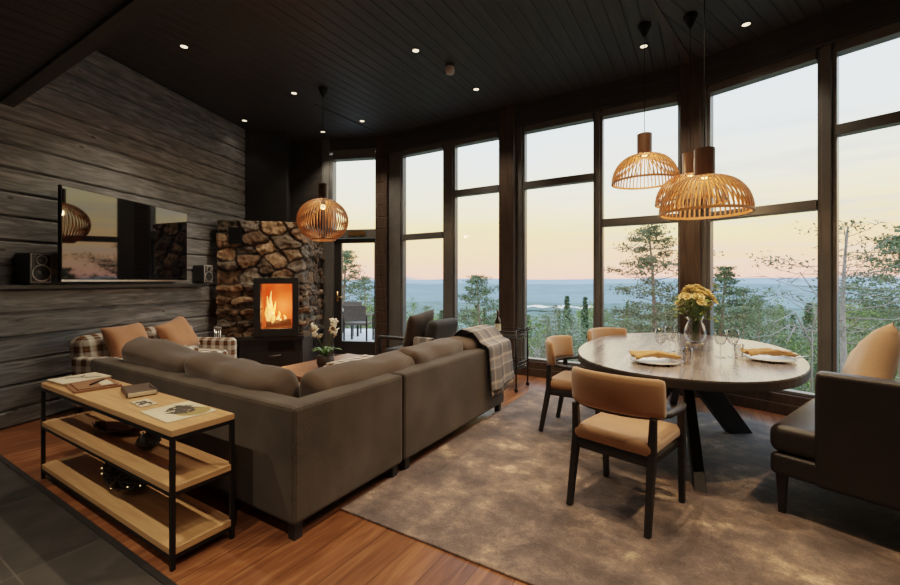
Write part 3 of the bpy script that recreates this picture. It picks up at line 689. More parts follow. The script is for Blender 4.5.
# ================================================================ PENDANT LAMPS
def pendant(kind, p, zbot, label, power, group):
    t = thing('pendant_lamp', label, 'pendant lamp', (p.x, p.y, zbot), 0, group)
    ns_ = 52
    if kind == 'dome':
        r0, r1, H = .062, .303, .275; prof = []
        for q in range(13):
            a = PI/2*q/12; prof.append((r0+(r1-r0)*math.sin(a)**.92, H*math.cos(a)**1.0 if q < 12 else 0.0))
        prof = [(r, .012+z*(H-.012)/H) for r, z in prof]; ztop = H; ch = .21; cr = .069
    else:
        H = .535; rm = .325; prof = []; ch = .20; cr = .062
        for q in range(17):
            a = R(12)+R(152-12)*q/16; prof.append((rm*math.sin(a)*(1 if q else 1), H*.5+ (rm*math.cos(a))*.88))
        zmin = min(z for r, z in prof); prof = [(r, z-zmin+.012) for r, z in prof]; ztop = prof[0][1]
    mb = MB()
    for k in range(ns_):
        a = 2*PI*k/ns_; ca, sa = math.cos(a), math.sin(a); tg = Vector((-sa, ca, 0)); pv = None
        rings = []
        for q, (r, z) in enumerate(prof):
            q0, q1 = prof[max(q-1, 0)], prof[min(q+1, len(prof)-1)]
            tr, tz = q1[0]-q0[0], q1[1]-q0[1]; L = math.hypot(tr, tz); nr, nz2 = -tz/L, tr/L
            hw = .0046; th = .010
            c = Vector((r*ca, r*sa, z)); nn = Vector((nr*ca, nr*sa, nz2))
            rings.append([mb.bm.verts.new(c+tg*sx*hw+nn*sy*th/2) for sx, sy in ((-1,-1), (1,-1), (1,1), (-1,1))])
        for q in range(len(rings)-1):
            for i in range(4): mb.bm.faces.new((rings[q][i], rings[q][(i+1)%4], rings[q+1][(i+1)%4], rings[q+1][i]))
        mb.bm.faces.new(rings[0]); mb.bm.faces.new(rings[-1][::-1])
    mb.build('slat_shade', M['birch'], t)
    rb = prof[-1][0]
    mb = MB(); mb.lathe([(rb-.010,.0), (rb+.007,.0), (rb+.007,.018), (rb-.010,.018)], 48, closed=True); mb.build('rim', M['birch'], t, smooth=False)
    mb = MB(); mb.lathe([(cr,ztop-.012), (cr,ztop+ch), (cr-.006,ztop+ch), (cr-.006,ztop-.012)], 32, closed=True); mb.lathe([(cr-.004,ztop+ch-.03),(0,ztop+ch-.03)], 24); mb.build('collar', M['walnut'], t, smooth=False)
    zb = ztop+.02 if kind == 'dome' else ztop-.10
    mb = MB(); mb.ball((0,0,zb), .034, 2); mb.build('bulb', emission('glowing bulb', (1,.60,.26), 4), t, smooth=True)
    mb = MB(); mb.lathe([(.02,zb+.04), (.024,zb+.1), (.024,zb+.16), (0,zb+.16)], 12); mb.build('socket', M['black'], t)
    mb = MB(); mb.tube([(0,0,zb+.15), (0,0,CEIL-zbot-.1)], .0035, 6); mb.build('cord', M['black'], t)
    zc = CEIL-zbot; mb = MB(); mb.lathe([(0,zc), (.062,zc), (.062,zc-.02), (.012,zc-.125), (0,zc-.125)], 20); mb.build('canopy', M['black'], t, smooth=False)
    l = bpy.data.lights.new('lamp', 'POINT'); l.energy = power; l.color = (1,.60,.28); l.shadow_soft_size = .045
    o = bpy.data.objects.new('lamp_light', l); COL.objects.link(o); o.parent = t; o.location = (0,0,ztop-.13)
G = 'dome pendants over the dining table'
pendant('globe', at(323, 207, 5.55), 1.885, 'globe-shaped wooden slat pendant lamp hanging before the fireplace', 15, None)
pendant('dome', at(644.5, 160, 4.18), 2.325, 'dome slat pendant farthest left, in front of the middle window', 9, G)
pendant('dome', at(704.5, 180, 3.14), 1.85, 'nearest and lowest dome slat pendant over the dining table', 9, G)
pendant('dome', at(690.5, 180, 4.03), 2.09, 'dome slat pendant half hidden behind the nearest one', 9, G)

# ================================================================ RUG
mb = MB(); mb.prism([(-1.847, 1.772), (1.62, 1.772), (1.62, 4.80), (-.0, 5.0), (-1.847, 5.0)], 0.0005, .012)
tag(mb.build('area_rug', M['rug'], None, bevel=.004), 'large mottled taupe area rug on the wood floor under the dining table', 'rug')
RZ = .0125

# ================================================================ SECTIONAL SOFA (corner at -1.78, 1.40)
sx, sy = -1.80, 1.41
sofa = thing('sectional_sofa', 'long L-shaped grey brown sectional sofa with brown cushions', 'sofa', (sx, sy, 0))
LWX = -2.58; E1 = .905; E2 = 2.61
mb = MB(); mb.prism([(LWX,0), (0,0), (0,E1), (-.16,E1), (-.16,.16), (LWX,.16)], .09, .70); mb.build('back_panel', M['sofa'], sofa, bevel=.022)
mb = MB(); mb.prism([(-.16,E1+.012), (0,E1+.012), (0,E2), (-.16,E2)], .09, .70); mb.build('back_panel', M['sofa'], sofa, bevel=.022)
mb = MB(); mb.rbox((LWX/2-.07,.55,.19), (-LWX-.14,.82,.2), .03); mb.build('seat_base', M['sofa'], sofa, smooth=True)
mb = MB(); mb.rbox((-.55,(.96+E2)/2,.19), (.82,E2-.98,.2), .03); mb.build('seat_base', M['sofa'], sofa, smooth=True)
for (x0, x1, y0, y1) in ((LWX, -1.72, .16, .96), (-1.71, -.97, .16, .96), (-.96, -.17, .16, .96), (-.96, -.17, .97, 1.79), (-.96, -.17, 1.80, E2)):
    mb = MB(); mb.rbox(((x0+x1)/2, (y0+y1)/2, .365), (x1-x0, y1-y0, .16), .05, (0,0,.15)); mb.build('seat_cushion', M['sofac'], sofa, smooth=True)
def backc(c, w, axis, h=.36, lean=10, seed=0, t=.22, tilt=0):
    ang = 0 if axis == 'x' else R(90)
    Mx = Matrix.Translation((c[0], c[1], .43)) @ Matrix.Rotation(ang, 4, 'Z') @ Matrix.Rotation(R(lean), 4, 'X') @ Matrix.Rotation(R(tilt), 4, 'Y')
    mb = MB(); mb.rbox((0,0,h/2), (w, t, h), .06, (.015,.38,.05), 15, Mx, .03, seed); cu = mb.build('back_cushion', M['sofac'], sofa, smooth=True)
backc((-1.86,.31), 1.0, 'x', .41, 13, 1, tilt=3)
backc((-.88,.31), .94, 'x', .385, 14, 2, tilt=4)
backc((-.31,.80), .96, 'y', .355, 13, 3, tilt=-2)
backc((-.30,1.62), .80, 'y', .375, 10, 4)
backc((-.30,2.27), .56, 'y', .375, 10, 5)
for (x, y) in ((-.05,.05), (-.05,E1-.06), (-.05,E1+.08), (-.05,E2-.06), (LWX+.06,.06), (-.9,.9), (LWX+.06,.88), (-.9,E2-.06), (-1.3,.06)):
    mb = MB(); mb.box(x-.025, x+.025, y-.025, y+.025, .0, .095); mb.build('leg', M['blackwood'], sofa)
# throw pillows in the corner of the sofa
def pillow_thing(name, label, cat, mat, w, h, t, loc, rotz, lean, seed=0, group=None, roll=0):
    Mx = Matrix.Rotation(R(lean), 4, 'X') @ Matrix.Rotation(R(roll), 4, 'Y')
    mb = MB(); mb.pillow(w, h, t, Mx, seed=seed); o = mb.build(name, mat, None, smooth=True, loc=loc, rotz=rotz); tag(o, label, cat, group)
    return o
pillow_thing('throw_pillow', 'tan throw pillow in the corner of the grey sofa', 'pillow', M['sofac'], .48, .40, .18, (sx-.95, sy+.60, .445), R(-12), 38, 3, None, 8)
pillow_thing('throw_pillow', 'small rust brown pillow tucked beside the tan pillow in the sofa corner', 'pillow', M['tanp'], .34, .30, .14, (sx-.62, sy+.80, .45), R(50), 35, 4)

def drape(path, axis_pts, nU=40, nV=14, amp=.01, seed=0): pass
# plaid blanket over the sofa end
pts = [(-.42,.62), (-.36,.80), (-.28,.855), (-.14,.83), (-.06,.74), (.0,.722), (.022,.69), (.034,.55), (.045,.42), (.055,.30)]
bl = []
nU = 46; nV = 18; seg = [0]
for a, b in zip(pts[:-1], pts[1:]): seg.append(seg[-1]+math.hypot(b[0]-a[0], b[1]-a[1]))
def samp(u):
    u *= seg[-1]
    for i in range(len(pts)-1):
        if u <= seg[i+1]+1e-9:
            k = (u-seg[i])/(seg[i+1]-seg[i]); return pts[i][0]+(pts[i+1][0]-pts[i][0])*k, pts[i][1]+(pts[i+1][1]-pts[i][1])*k
    return pts[-1]
blk = thing('plaid_blanket', 'grey and tan plaid blanket draped over the window end of the sofa', 'blanket', (sx, sy, 0))
mb = MB(); uvs = {}; P = []
for i in range(nU+1):
    row = []; x, z = samp(i/nU)
    for j in range(nV+1):
        v = j/nV; y = 2.16+.50*v+(.06*(i/nU)**2)*(v-.2)
        fold = .011*math.sin(v*15+i/nU*2)*(i/nU)
        row.append((x+.016+fold+.006*math.sin(v*7), y, z+.012+(.01 if i/nU < .4 else 0)-.02*math.sin(v*5)*(i/nU)**4))
    P.append(row)
V = mb.grid(P)
for i in range(nU+1):
    for j in range(nV+1): uvs[tuple(round(q, 6) for q in V[i][j].co)] = (i/nU*seg[-1], j/nV*.52)
mb.build('cloth', M['plaidgrey'], blk, smooth=True, solid=.008, uvfix=lambda c: uvs[tuple(round(q, 6) for q in c)])
mb = MB()
for j in range(26):
    v = j/25; y = 2.16+.50*v+.06*(v-.2); x = .055+.016+.011*math.sin(v*15+2); z0 = .312-.02*math.sin(v*5)
    mb.tube([(x, y, z0), (x+.004, y+.003, z0-.03), (x, y, z0-.055)], .0035, 5)
mb.build('fringe', M['plaidgrey'], blk, smooth=True)

# ================================================================ PLAID ARMCHAIRS
def plaid_chair(center, label):
    t = thing('plaid_armchair', label, 'armchair', (center[0], center[1], 0), R(-69.3), 'plaid armchairs along the log wall')
    w, d = .76, .82
    mb = MB(); mb.rbox((0,.02,.21), (w-.24, d-.1, .22), .03); mb.build('seat_base', M['plaidchair'], t, smooth=True)
    mb = MB(); mb.rbox((0,.08,.40), (w-.25, d-.22, .16), .055, (0,0,.2)); mb.build('seat_cushion', M['plaidchair'], t, smooth=True)
    for s_ in (-1, 1):
        mb = MB(); mb.rbox((s_*(w/2-.06), .03, .36), (.13, d-.08, .50), .05, n=11); mb.build('arm', M['plaidchair'], t, smooth=True)
    Mx = Matrix.Translation((0,-.27,.38)) @ Matrix.Rotation(R(9), 4, 'X')
    mb = MB(); mb.rbox((0,0,.16), (w-.04, .2, .52), .08, (0,.15,.04), 13, Mx); mb.build('backrest', M['plaidchair'], t, smooth=True)
    for x in (-1, 1):
        for y in (-1, 1):
            mb = MB(); mb.bar((x*(w/2-.07), y*(d/2-.1), .13), (x*(w/2-.06), y*(d/2-.09), 0), .05, .05, .03, .03); mb.build('leg', M['blackwood'], t)
    return t
AC1, AC2 = (-5.13, 2.03), (-5.47, 2.735)
plaid_chair(AC1, 'brown and white plaid armchair nearest the console table by the log wall')
plaid_chair(AC2, 'brown and white plaid armchair nearest the stone fireplace by the log wall')
def near(c, lx, ly, z): 
    a = R(-69.3); return (c[0]+lx*math.cos(a)-ly*math.sin(a), c[1]+lx*math.sin(a)+ly*math.cos(a), z)
pillow_thing('throw_pillow', 'rust tan suede pillow on the plaid armchair nearer the console', 'pillow', M['tanp'], .46, .44, .16, near(AC1,-.03,-.0,.485), R(-69.3), 24, 1, None, 3)
pillow_thing('throw_pillow', 'rust tan suede pillow on the plaid armchair nearer the fireplace', 'pillow', M['tanp'], .46, .44, .16, near(AC2,.0,-.0,.485), R(-69.3), 26, 2, None, 14)
pillow_thing('throw_pillow', 'cream pillow lying on the seat of the nearer plaid armchair', 'pillow', M['cream'], .36, .30, .12, near(AC1,-.1,.34,.49), R(-80), 55, 5)

# ================================================================ COFFEE TABLE, ORCHID, THROW
ctb = thing('coffee_table', 'low brown wooden coffee table inside the L of the sofa', 'coffee table', (-4.03, 2.78, 0))
mb = MB(); mb.box(0, .95, 0, 1.22, .34, .40); mb.build('tabletop', M['coffee'], ctb, bevel=.008)
mb = MB(); mb.box(.06, .89, .06, 1.16, .12, .15); mb.build('lower_shelf', M['coffee'], ctb, bevel=.005)
for x in (.06, .89):
    for y in (.06, 1.16):
        mb = MB(); mb.box(x-.035, x+.035, y-.035, y+.035, 0, .34); mb.build('leg', M['blackwood'], ctb)
oq = on(325.5, 367, .40); orc = thing('potted_orchid', 'white orchid in a round dark pot on the coffee table', 'potted plant', (oq.x, oq.y, .4005))
mb = MB(); mb.lathe([(0,0), (.075,0), (.095,.05), (.09,.13), (.08,.13), (.083,.10), (0,.10)], 20); mb.build('pot', plain('dark clay pot', (.05,.038,.03), .7, bump=.4), orc, smooth=True)
mb = MB()
for k in range(9):
    a = k*2.4; L = .12+.04*(k%3); P = []
    for i in range(7):
        q = i/6; r = L*q; zz = .11+.10*math.sin(q*2.2); wv = .022*math.sin(PI*min(.98, q*.9+.08)); P.append([(r*math.cos(a)-wv*math.sin(a)*sg, r*math.sin(a)+wv*math.cos(a)*sg, zz) for sg in (-1,1)])
    mb.grid(P)
mb.build('leaf', plain('orchid leaf', (.07,.17,.04), .45), orc, smooth=True, solid=.004)
st = []; mb = MB(); fl = MB(); rr = random.Random(5)
for k, (ax, ay, h) in enumerate(((.09,.05,.40), (.13,-.0,.34), (-.12,-.05,.33))):
    pts_ = [(ax*q*1.2, ay*q*1.2, .1+h*math.sin(q*1.45)) for q in (0,.25,.5,.75,1)]; mb.tube(pts_, .004, 6)
    for i in range(6):
        q = .62+.07*i; c = Vector((ax*q*1.2+rr.uniform(-.03,.03), ay*q*1.2+rr.uniform(-.03,.03), .1+h*math.sin(q*1.45)+rr.uniform(-.02,.03))); tilt = Matrix.Rotation(rr.uniform(0,6), 4, 'Z') @ Matrix.Rotation(rr.uniform(.6,1.5), 4, 'X')
        for e_ in range(5):
            a = e_*2*PI/5; P = []
            for r_, w_ in ((.002,.004), (.018,.014), (.032,.011), (.04,.002)): P.append([c+(tilt @ Vector((r_*math.cos(a)-w_*math.sin(a)*sg, r_*math.sin(a)+w_*math.cos(a)*sg, .006*math.cos(r_*60)))) for sg in (-1,1)])
            fl.grid(P)
mb.build('stem', plain('orchid stem', (.12,.16,.05), .5), orc, smooth=True)
fl.build('blossom', plain('orchid petal', (.86,.74,.56), .6, 0, .1), orc, smooth=True, solid=.002)
thr = thing('folded_throw', 'folded brown plaid throw on the coffee table beside the orchid', 'blanket', (-3.33, 3.42, .4005))
mb = MB(); mb.rbox((0,0,.025), (.3,.7,.05), .022, wob=.008, n=13); mb.build('cloth', M['plaidchair'], thr, smooth=True)
mb = MB(); mb.rbox((0,0,.062), (.27,.62,.03), .014, wob=.008, n=13); mb.build('top_fold', M['plaidchair'], thr, smooth=True)

# ================================================================ LOUNGE CHAIR by the window
lc_ = thing('lounge_armchair', 'dark low lounge armchair with black armrests in front of the windows', 'armchair', (-3.40, 4.66, 0), R(90))
mb = MB(); mb.rbox((0,.0,.36), (.60,.66,.16), .05, (0,0,.15)); mb.build('seat_cushion', M['charcoal'], lc_, smooth=True)
Mx = Matrix.Translation((0,-.33,.40)) @ Matrix.Rotation(R(16), 4, 'X'); mb = MB(); mb.rbox((0,0,.22), (.60,.15,.48), .06, (0,.2,0), 11, Mx); mb.build('back_cushion', M['charcoal'], lc_, smooth=True)
for s_ in (-1, 1):
    mb = MB(); mb.rbox((s_*.36,-.06,.605), (.065,.78,.042), .016, n=7); mb.build('armrest', M['blackwood'], lc_, smooth=True)
    for y in (.34, -.36):
        mb = MB(); mb.bar((s_*.36, y, .60), (s_*.35, y*1.08, 0), .035, .035, .025, .025); mb.build('leg', M['blackwood'], lc_)
mb = MB(); mb.box(-.34, .34, .26, .30, .22, .28); mb.box(-.34, .34, -.36, -.32, .22, .28); mb.box(-.34, -.30, -.34, .3, .22, .28); mb.box(.30, .34, -.34, .3, .22, .28); mb.build('seat_frame', M['blackwood'], lc_, bevel=.005)
pillow_thing('throw_pillow', 'dark brown square pillow propped on the lounge armchair', 'pillow', M['brownp'], .52, .52, .17, (-3.30, 4.50, .455), R(90), 18, 6, None, -7)
pb = thing('plaid_throw', 'small plaid throw hung over the near armrest of the lounge armchair', 'blanket', (-3.02, 4.30, -.035))
mb = MB(); P = []
for i in range(21):
    a = i/20; ang = PI*a
    y = -.048*math.cos(ang); z = .665+.012*math.sin(ang) if 0.25 < a < .75 else .665-.16*(1-min(a, 1-a)*4)
    P.append([(-.13+.26*j/8, y+.004*math.sin(j*1.7), z) for j in range(9)])
mb.grid(P); mb.build('cloth', M['plaidgrey'], pb, smooth=True, solid=.008)

# ================================================================ BAR CART + BOTTLE
bc = thing('bar_cart', 'black metal bar cart with glass tiers in the window corner behind the sofa', 'bar cart', (-2.27, 4.93, 0))
for x in (-.30, .30):
    for y in (-.19, .19):
        mb = MB(); mb.tube([(x,y,.05), (x,y,.76)], .011, 8); mb.build('post', M['black'], bc, smooth=True)
        mb = MB(); mb.ball((x,y,.028), .027, 2, (1,.6,1)); mb.build('castor', M['black'], bc, smooth=True)
for z, nm in ((.64, 'upper'), (.26, 'lower')):
    mb = MB(); mb.box(-.30, .30, -.19, .19, z, z+.012); mb.build('tier_tray', plain('smoked glass tray', (.03,.03,.03), .1), bc)
    mb = MB()
    for zz in (z+.045, z+.09):
        for y in (-.19, .19): mb.tube([(-.30,y,zz), (.30,y,zz)], .006, 6)
        for x in (-.30, .30): mb.tube([(x,-.19,zz), (x,.19,zz)], .006, 6)
    mb.build('gallery_rail', M['black'], bc, smooth=True)
mb = MB(); mb.tube([(.30,-.14,.74), (.42,-.14,.765), (.42,.14,.765), (.30,.14,.74)], .009, 8); mb.build('push_handle', M['black'], bc, smooth=True)
wb = at(491, 330, 5.3); bt = thing('wine_bottle', 'dark wine bottle standing on the bar cart', 'bottle', (-2.30, 4.93, .6525))
mb = MB(); mb.lathe([(0,0), (.036,0), (.038,.01), (.038,.18), (.03,.21), (.0145,.235), (.0135,.30), (.016,.302), (.016,.315), (0,.315)], 20); mb.build('bottle_body', plain('dark green glass', (.012,.014,.008), .12), bt, smooth=True)
mb = MB(); mb.lathe([(.0388,.06), (.0388,.15)], 20); mb.build('paper_label', M['paper'], bt, smooth=True)
mb = MB(); mb.lathe([(.0155,.25), (.0165,.316), (0,.317)], 14); mb.build('foil', plain('dark foil', (.05,.02,.015), .3, .6), bt, smooth=True)
bw = thing('white_napkin', 'crumpled white napkin on the bar cart beside the bottle', 'napkin', (-2.43, 4.86, .6525))
mb = MB(); mb.rbox((0,0,.035), (.15,.13,.07), .03, wob=.03, n=11, seed=3); mb.build('napkin_cloth', M['white'], bw, smooth=True)

# ================================================================ CONSOLE TABLE
cx0, cx1, cy0, cy1, CZ = -3.88, -2.12, .985, 1.29, .655
con = thing('console_table', 'oak console table with thin black metal frame behind the sofa', 'console table', (cx0, cy0, 0))
w, d = cx1-cx0, cy1-cy0; fr = .018
mb = MB(); mb.box(0, w, 0, d, CZ-.032, CZ); mb.build('tabletop', M['oak'], con, bevel=.003)
for z in (.36, .07):
    mb = MB(); mb.box(.0, w, .0, d, z, z+.032); mb.build('shelf', M['oak'], con, bevel=.003)
for x in (0, w-fr):
    for y in (0, d-fr):
        mb = MB(); mb.box(x-.001, x+fr+.001, y-.001, y+fr+.001, 0, CZ-.03); mb.build('leg', M['black'], con)
mb = MB()
for z in (CZ-.05, .345, .052):
    mb.box(0, w, 0, fr*.7, z, z+.018); mb.box(0, w, d-fr*.7, d, z, z+.018); mb.box(0, fr*.7, 0, d, z, z+.018); mb.box(w-fr*.7, w, 0, d, z, z+.018)
mb.build('rail_frame', M['black'], con)
def flat(name, label, cat, quad_c, w, l, h, rot, mats, z):
    o = thing(name, label, cat, (quad_c[0], quad_c[1], z), rot); return o
ink = plain('dark ink print', (.05,.042,.035), .7, 0, .4, 30)
def leafy(mb, c, n, s, seed, z):
    q = random.Random(seed)
    for k in range(n):
        a = q.uniform(0, 6.28); x, y = c[0]+q.gauss(0, s), c[1]+q.gauss(0, s*.7); L, W_ = q.uniform(.02,.04), q.uniform(.008,.016)
        pts_ = [(x+L*math.cos(a+t)*(1 if i%2 == 0 else W_/L), y+L*math.sin(a+t)*(1 if i%2 == 0 else W_/L), z+.0003*k/n) for i, t in enumerate((0, PI/2, PI, 3*PI/2))]
        mb.bm.faces.new([mb.bm.verts.new(p) for p in pts_])
zt = CZ+.0006
# big pale picture book at far left, wooden folder, leather journal, card, large print
b1 = on(73, 378, CZ); bk = thing('picture_book', 'large pale open picture book at the far end of the console', 'book', (-3.735, 1.15, zt), R(3))
mb = MB(); mb.box(-.125, .125, -.13, .13, 0, .016); mb.build('page_block', M['paper'], bk, bevel=.002)
mb = MB(); mb.box(-.13, .13, -.135, .135, .0162, .019); mb.build('cover', plain('cream printed cover', (.74,.66,.50), .45), bk)
mb = MB(); mb.tube([(-.06,-.06,.021), (-.02,.01,.021), (.04,.03,.021), (.08,.09,.021)], .006, 6, flat=.2); mb.tube([(-.02,.01,.021), (-.06,.05,.021)], .004, 6, flat=.2); mb.build('cover_print', ink, bk)
bk = thing('wooden_clipboard', 'brown wooden writing folder with a pen, beside the pale book', 'clipboard', (-3.44, 1.13, zt), R(-8))
mb = MB(); mb.box(-.14, .14, -.12, .12, 0, .014); mb.build('board', M['coffee'], bk, bevel=.003)
mb = MB(); mb.box(-.12, .13, -.10, .10, .0142, .024); mb.build('leather_cover', plain('brown leather cover', (.26,.13,.065), .45), bk, bevel=.003)
mb = MB(); mb.tube([(-.05,.06,.030), (.07,-.03,.030)], .0055, 8); mb.build('pen', M['black'], bk, smooth=True)
mb = MB(); mb.box(-.04, .12, .02, .08, .0243, .0252); mb.build('note_paper', M['paper'], bk)
bk = thing('leather_journal', 'thick dark brown leather journal lying on the console', 'book', (*on(139,393,CZ).to_2d(), zt), R(-14))
mb = MB(); mb.rbox((0,0,.018), (.24,.155,.036), .012, wob=.004); mb.build('cover', plain('dark brown leather', (.075,.05,.035), .55, bump=.3), bk, smooth=True)
mb = MB(); mb.box(.0, .124, -.070, .07, .007, .029); mb.build('page_block', M['paper'], bk, bevel=.002)
mb = MB(); mb.tube([(-.02,.06,.039), (.06,.05,.04), (.12,.07,.037)], .004, 6); mb.build('leather_strap', M['leather'], bk, smooth=True)
bk = thing('printed_card', 'small pale printed card between the journal and the large print', 'card', (*on(144,404,CZ).to_2d(), zt), R(-5))
mb = MB(); mb.box(-.075, .075, -.04, .04, 0, .008); mb.build('card_stock', M['paper'], bk)
mb = MB(); leafy(mb, (0,0), 9, .02, 4, .0083); mb.build('printed_motif', ink, bk)
bk = thing('botanical_print', 'large pale print with dark foliage at the near end of the console', 'print', (*on(179,412,CZ).to_2d(), zt), R(-2))
mb = MB(); mb.box(-.155, .155, -.12, .12, 0, .006); mb.build('print_sheet', plain('ivory sheet', (.74,.66,.48), .5), bk)
mb = MB(); leafy(mb, (-.03,.03), 46, .032, 8, .0063); leafy(mb, (.02,-.02), 20, .03, 9, .0063); mb.build('printed_foliage', ink, bk)
mb = MB(); mb.lathe([(0,.0062), (.07,.0064), (.08,.0062)], 20, (.07,.04)); mb.build('printed_gold_disc', plain('ochre print', (.36,.27,.10), .5), bk)
# leaf trays on the middle shelf
for k, (x, y, r, s_, lb) in enumerate(((-3.18,1.17,20,1.0,'dark red brown leaf-shaped tray on the middle console shelf'), (-2.78,1.17,-15,.7,'smaller black leaf-shaped tray on the middle console shelf'))):
    o = thing('leaf_tray', lb, 'tray', (x, y, .3935), R(r)); mb = MB(); P = []
    for i in range(15):
        q = i/14; wv = .085*s_*math.sin(PI*max(.02, min(.98, q)))**.8
        P.append([((q-.5)*.38*s_, wv*t_, .004+.03*abs(t_)**2*s_+.02*(2*q-1)**2) for t_ in (-1,-.6,-.25,0,.25,.6,1)])
    mb.grid(P); mb.build('tray_dish', plain('dark lacquered wood', (.07,.025,.018) if k == 0 else (.02,.018,.018), .3), o, smooth=True, solid=.006)
    mb = MB(); mb.tube([(-.19*s_,0,.026), (0,0,.011), (.17*s_,0,.022)], .004, 6); mb.build('midrib', M['blackwood'], o, smooth=True)
# twig ball with fairy lights on the bottom shelf
tb = thing('twig_wreath', 'dark woven twig ball with tiny fairy lights on the bottom shelf', 'decoration', (-2.95, 1.14, .1025)); q = random.Random(11); mb = MB(); lt = MB()
for k in range(90):
    ax = Vector((q.gauss(0,1), q.gauss(0,1), q.gauss(0,1))).normalized(); a0 = q.uniform(0, 6.28); u_ = ax.orthogonal().normalized(); v_ = ax.cross(u_); rr_ = q.uniform(.75, 1)
    pts_ = []
    for i in range(9):
        a = a0+i*.28; p_ = (u_*math.cos(a)+v_*math.sin(a))*rr_; pts_.append((p_.x*.20, p_.y*.115, .112+p_.z*.10))
    mb.tube(pts_, .0065, 5)
for k in range(26):
    p_ = Vector((q.gauss(0,1), q.gauss(0,1), q.gauss(0,1))).normalized(); lt.ball((p_.x*.205, p_.y*.12, max(.008, .112+p_.z*.103)), .004, 1)
mb.build('twig_weave', plain('dark twig', (.030,.020,.014), .7), tb, smooth=True); lt.build('fairy_lights', emission('fairy light', (1,.7,.3), 1.3), tb)

# ================================================================ DINING TABLE
tcx, tcy, ta, tbx = -.185, 4.21, .825, 1.27
dt = thing('dining_table', 'large oval smoked oak dining table on angled black plank legs', 'dining table', (tcx, tcy, RZ))
def sup(n, a, b, e_=2.25):
    o = []
    for k in range(n):
        t_ = 2*PI*k/n; c, s_ = math.cos(t_), math.sin(t_); o.append((a*abs(c)**(2/e_)*(1 if c > 0 else -1), b*abs(s_)**(2/e_)*(1 if s_ > 0 else -1)))
    return o
TZ = .75-RZ
mb = MB(); mb.prism(sup(72, ta, tbx), TZ-.066, TZ-.004); mb.build('table_edge', M['darkwood'], dt, bevel=.008)
mb = MB(); mb.prism(sup(72, ta-.004, tbx-.004), TZ-.004, TZ); mb.build('tabletop', M['tablewood'], dt)
mb = MB(); mb.prism(sup(24, .3, .42), TZ-.085, TZ-.066); mb.build('top_plate', M['black'], dt)
for k, (x, y) in enumerate(((.42,.29), (-.42,-.29), (.14,-1.03), (-.14,1.03))):
    v = Vector((x, y)); u_ = v.normalized(); n_ = Vector((-u_.y, u_.x)); wd = .21 if k < 2 else .16; th = .07
    top_c, bot_c = u_*(.02 if k < 2 else .16), v
    f = lambda c, wr, z: [(c.x+u_.x*a_*wr/2+n_.x*b_*th/2, c.y+u_.y*a_*wr/2+n_.y*b_*th/2, z) for a_, b_ in ((-1,-1), (1,-1), (1,1), (-1,1))]
    mb = MB(); mb.hexa(f(bot_c, wd, 0), f(top_c, wd*1.1, TZ-.085)); mb.build('leg', M['blackwood'], dt, bevel=.004)
TT = .7505
# ---- chairs
def dining_chair(first, x, y, rz, label):
    if first is not None: return dup(first, (x, y, RZ), rz, label)
    t = thing('dining_chair', label, 'dining chair', (x, y, RZ), rz, 'dining chairs around the table')
    hw, fy, ry = .225, .235, -.245
    for s_ in (-1, 1):
        mb = MB(); mb.bar((s_*(hw+.012), fy, 0), (s_*(hw+.015), fy-.02, .59), .032, .036, .042, .045, (0,1,0)); mb.build('leg', M['blackwood'], t, bevel=.006)
        mb = MB(); mb.bar((s_*hw, ry-.03, 0), (s_*(hw-.005), ry+.045, .40), .032, .036, .042, .046, (0,1,0)); mb.bar((s_*(hw-.005), ry+.045, .40), (s_*(hw+.002), ry+.045, .60), .042, .046, .034, .036, (0,1,0)); mb.build('leg', M['blackwood'], t, bevel=.006)
    mb = MB(); mb.rbox((0,0,.365), (.46,.45,.07), .03, n=9); mb.build('seat_frame', M['blackwood'], t, smooth=True)
    mb = MB(); mb.rbox((0,.005,.430), (.475,.47,.085), .04, (0,0,.25), n=11); mb.build('seat', M['tan'], t, smooth=True)
    # curved upholstered back band
    mb = MB(); P = []; n = 22
    def arc(u_): # u -1..1
        return Vector((.262*math.sin(u_*1.12)/math.sin(1.12), ry-.015+.115*(1-math.cos(u_*1.12))/(1-math.cos(1.12)), 0))
    prof = []
    for k in range(14):
        a = 2*PI*k/14; c, s_ = math.cos(a), math.sin(a); prof.append((.026*abs(c)**.7*(1 if c > 0 else -1), .107*abs(s_)**.55*(1 if s_ > 0 else -1)))
    rings = []
    for i in range(n+1):
        u_ = 2*i/n-1; c = arc(u_); tg = (arc(u_+.01)-arc(u_-.01)).normalized(); nr = Vector((tg.y, -tg.x, 0)); en = 1 if abs(u_) < .93 else .72
        rings.append([mb.bm.verts.new((c.x+nr.x*(a*en+.0), c.y+nr.y*a*en-.10*(b-.0)*.6, .712+b*(en*.15+.85)-.012*u_*u_)) for a, b in prof])
    for i in range(n):
        for k in range(14): mb.bm.faces.new((rings[i][k], rings[i][(k+1)%14], rings[i+1][(k+1)%14], rings[i+1][k]))
    mb.bm.faces.new(rings[0][::-1]); mb.bm.faces.new(rings[-1]); mb.build('backrest', M['tan'], t, smooth=True)
    mb = MB(); pts_ = [(-.245, fy-.02, .595), (-.268, fy-.14, .600), (-.268,-.08,.605)]
    pts_ += [tuple(arc(-1+.2*i)+Vector((0,.030,.600))) for i in range(1, 10)]+[(.268,-.08,.605), (.268, fy-.14, .600), (.245, fy-.02, .595)]
    mb.tube(pts_, .023, 8, flat=.75); mb.build('arm_rail', M['blackwood'], t, smooth=True)
    return t
dc = c2w(1.07, 2.545); ch = dining_chair(None, dc.x, dc.y, R(-14), 'tan upholstered dining chair nearest the camera, seen from behind')
dining_chair(ch, -.985, 3.83, R(-92), 'tan dining chair at the left side of the table, left of the near chair')
dining_chair(ch, -.80, 4.73, R(-125), 'tan dining chair at the window side with only its backrest showing')

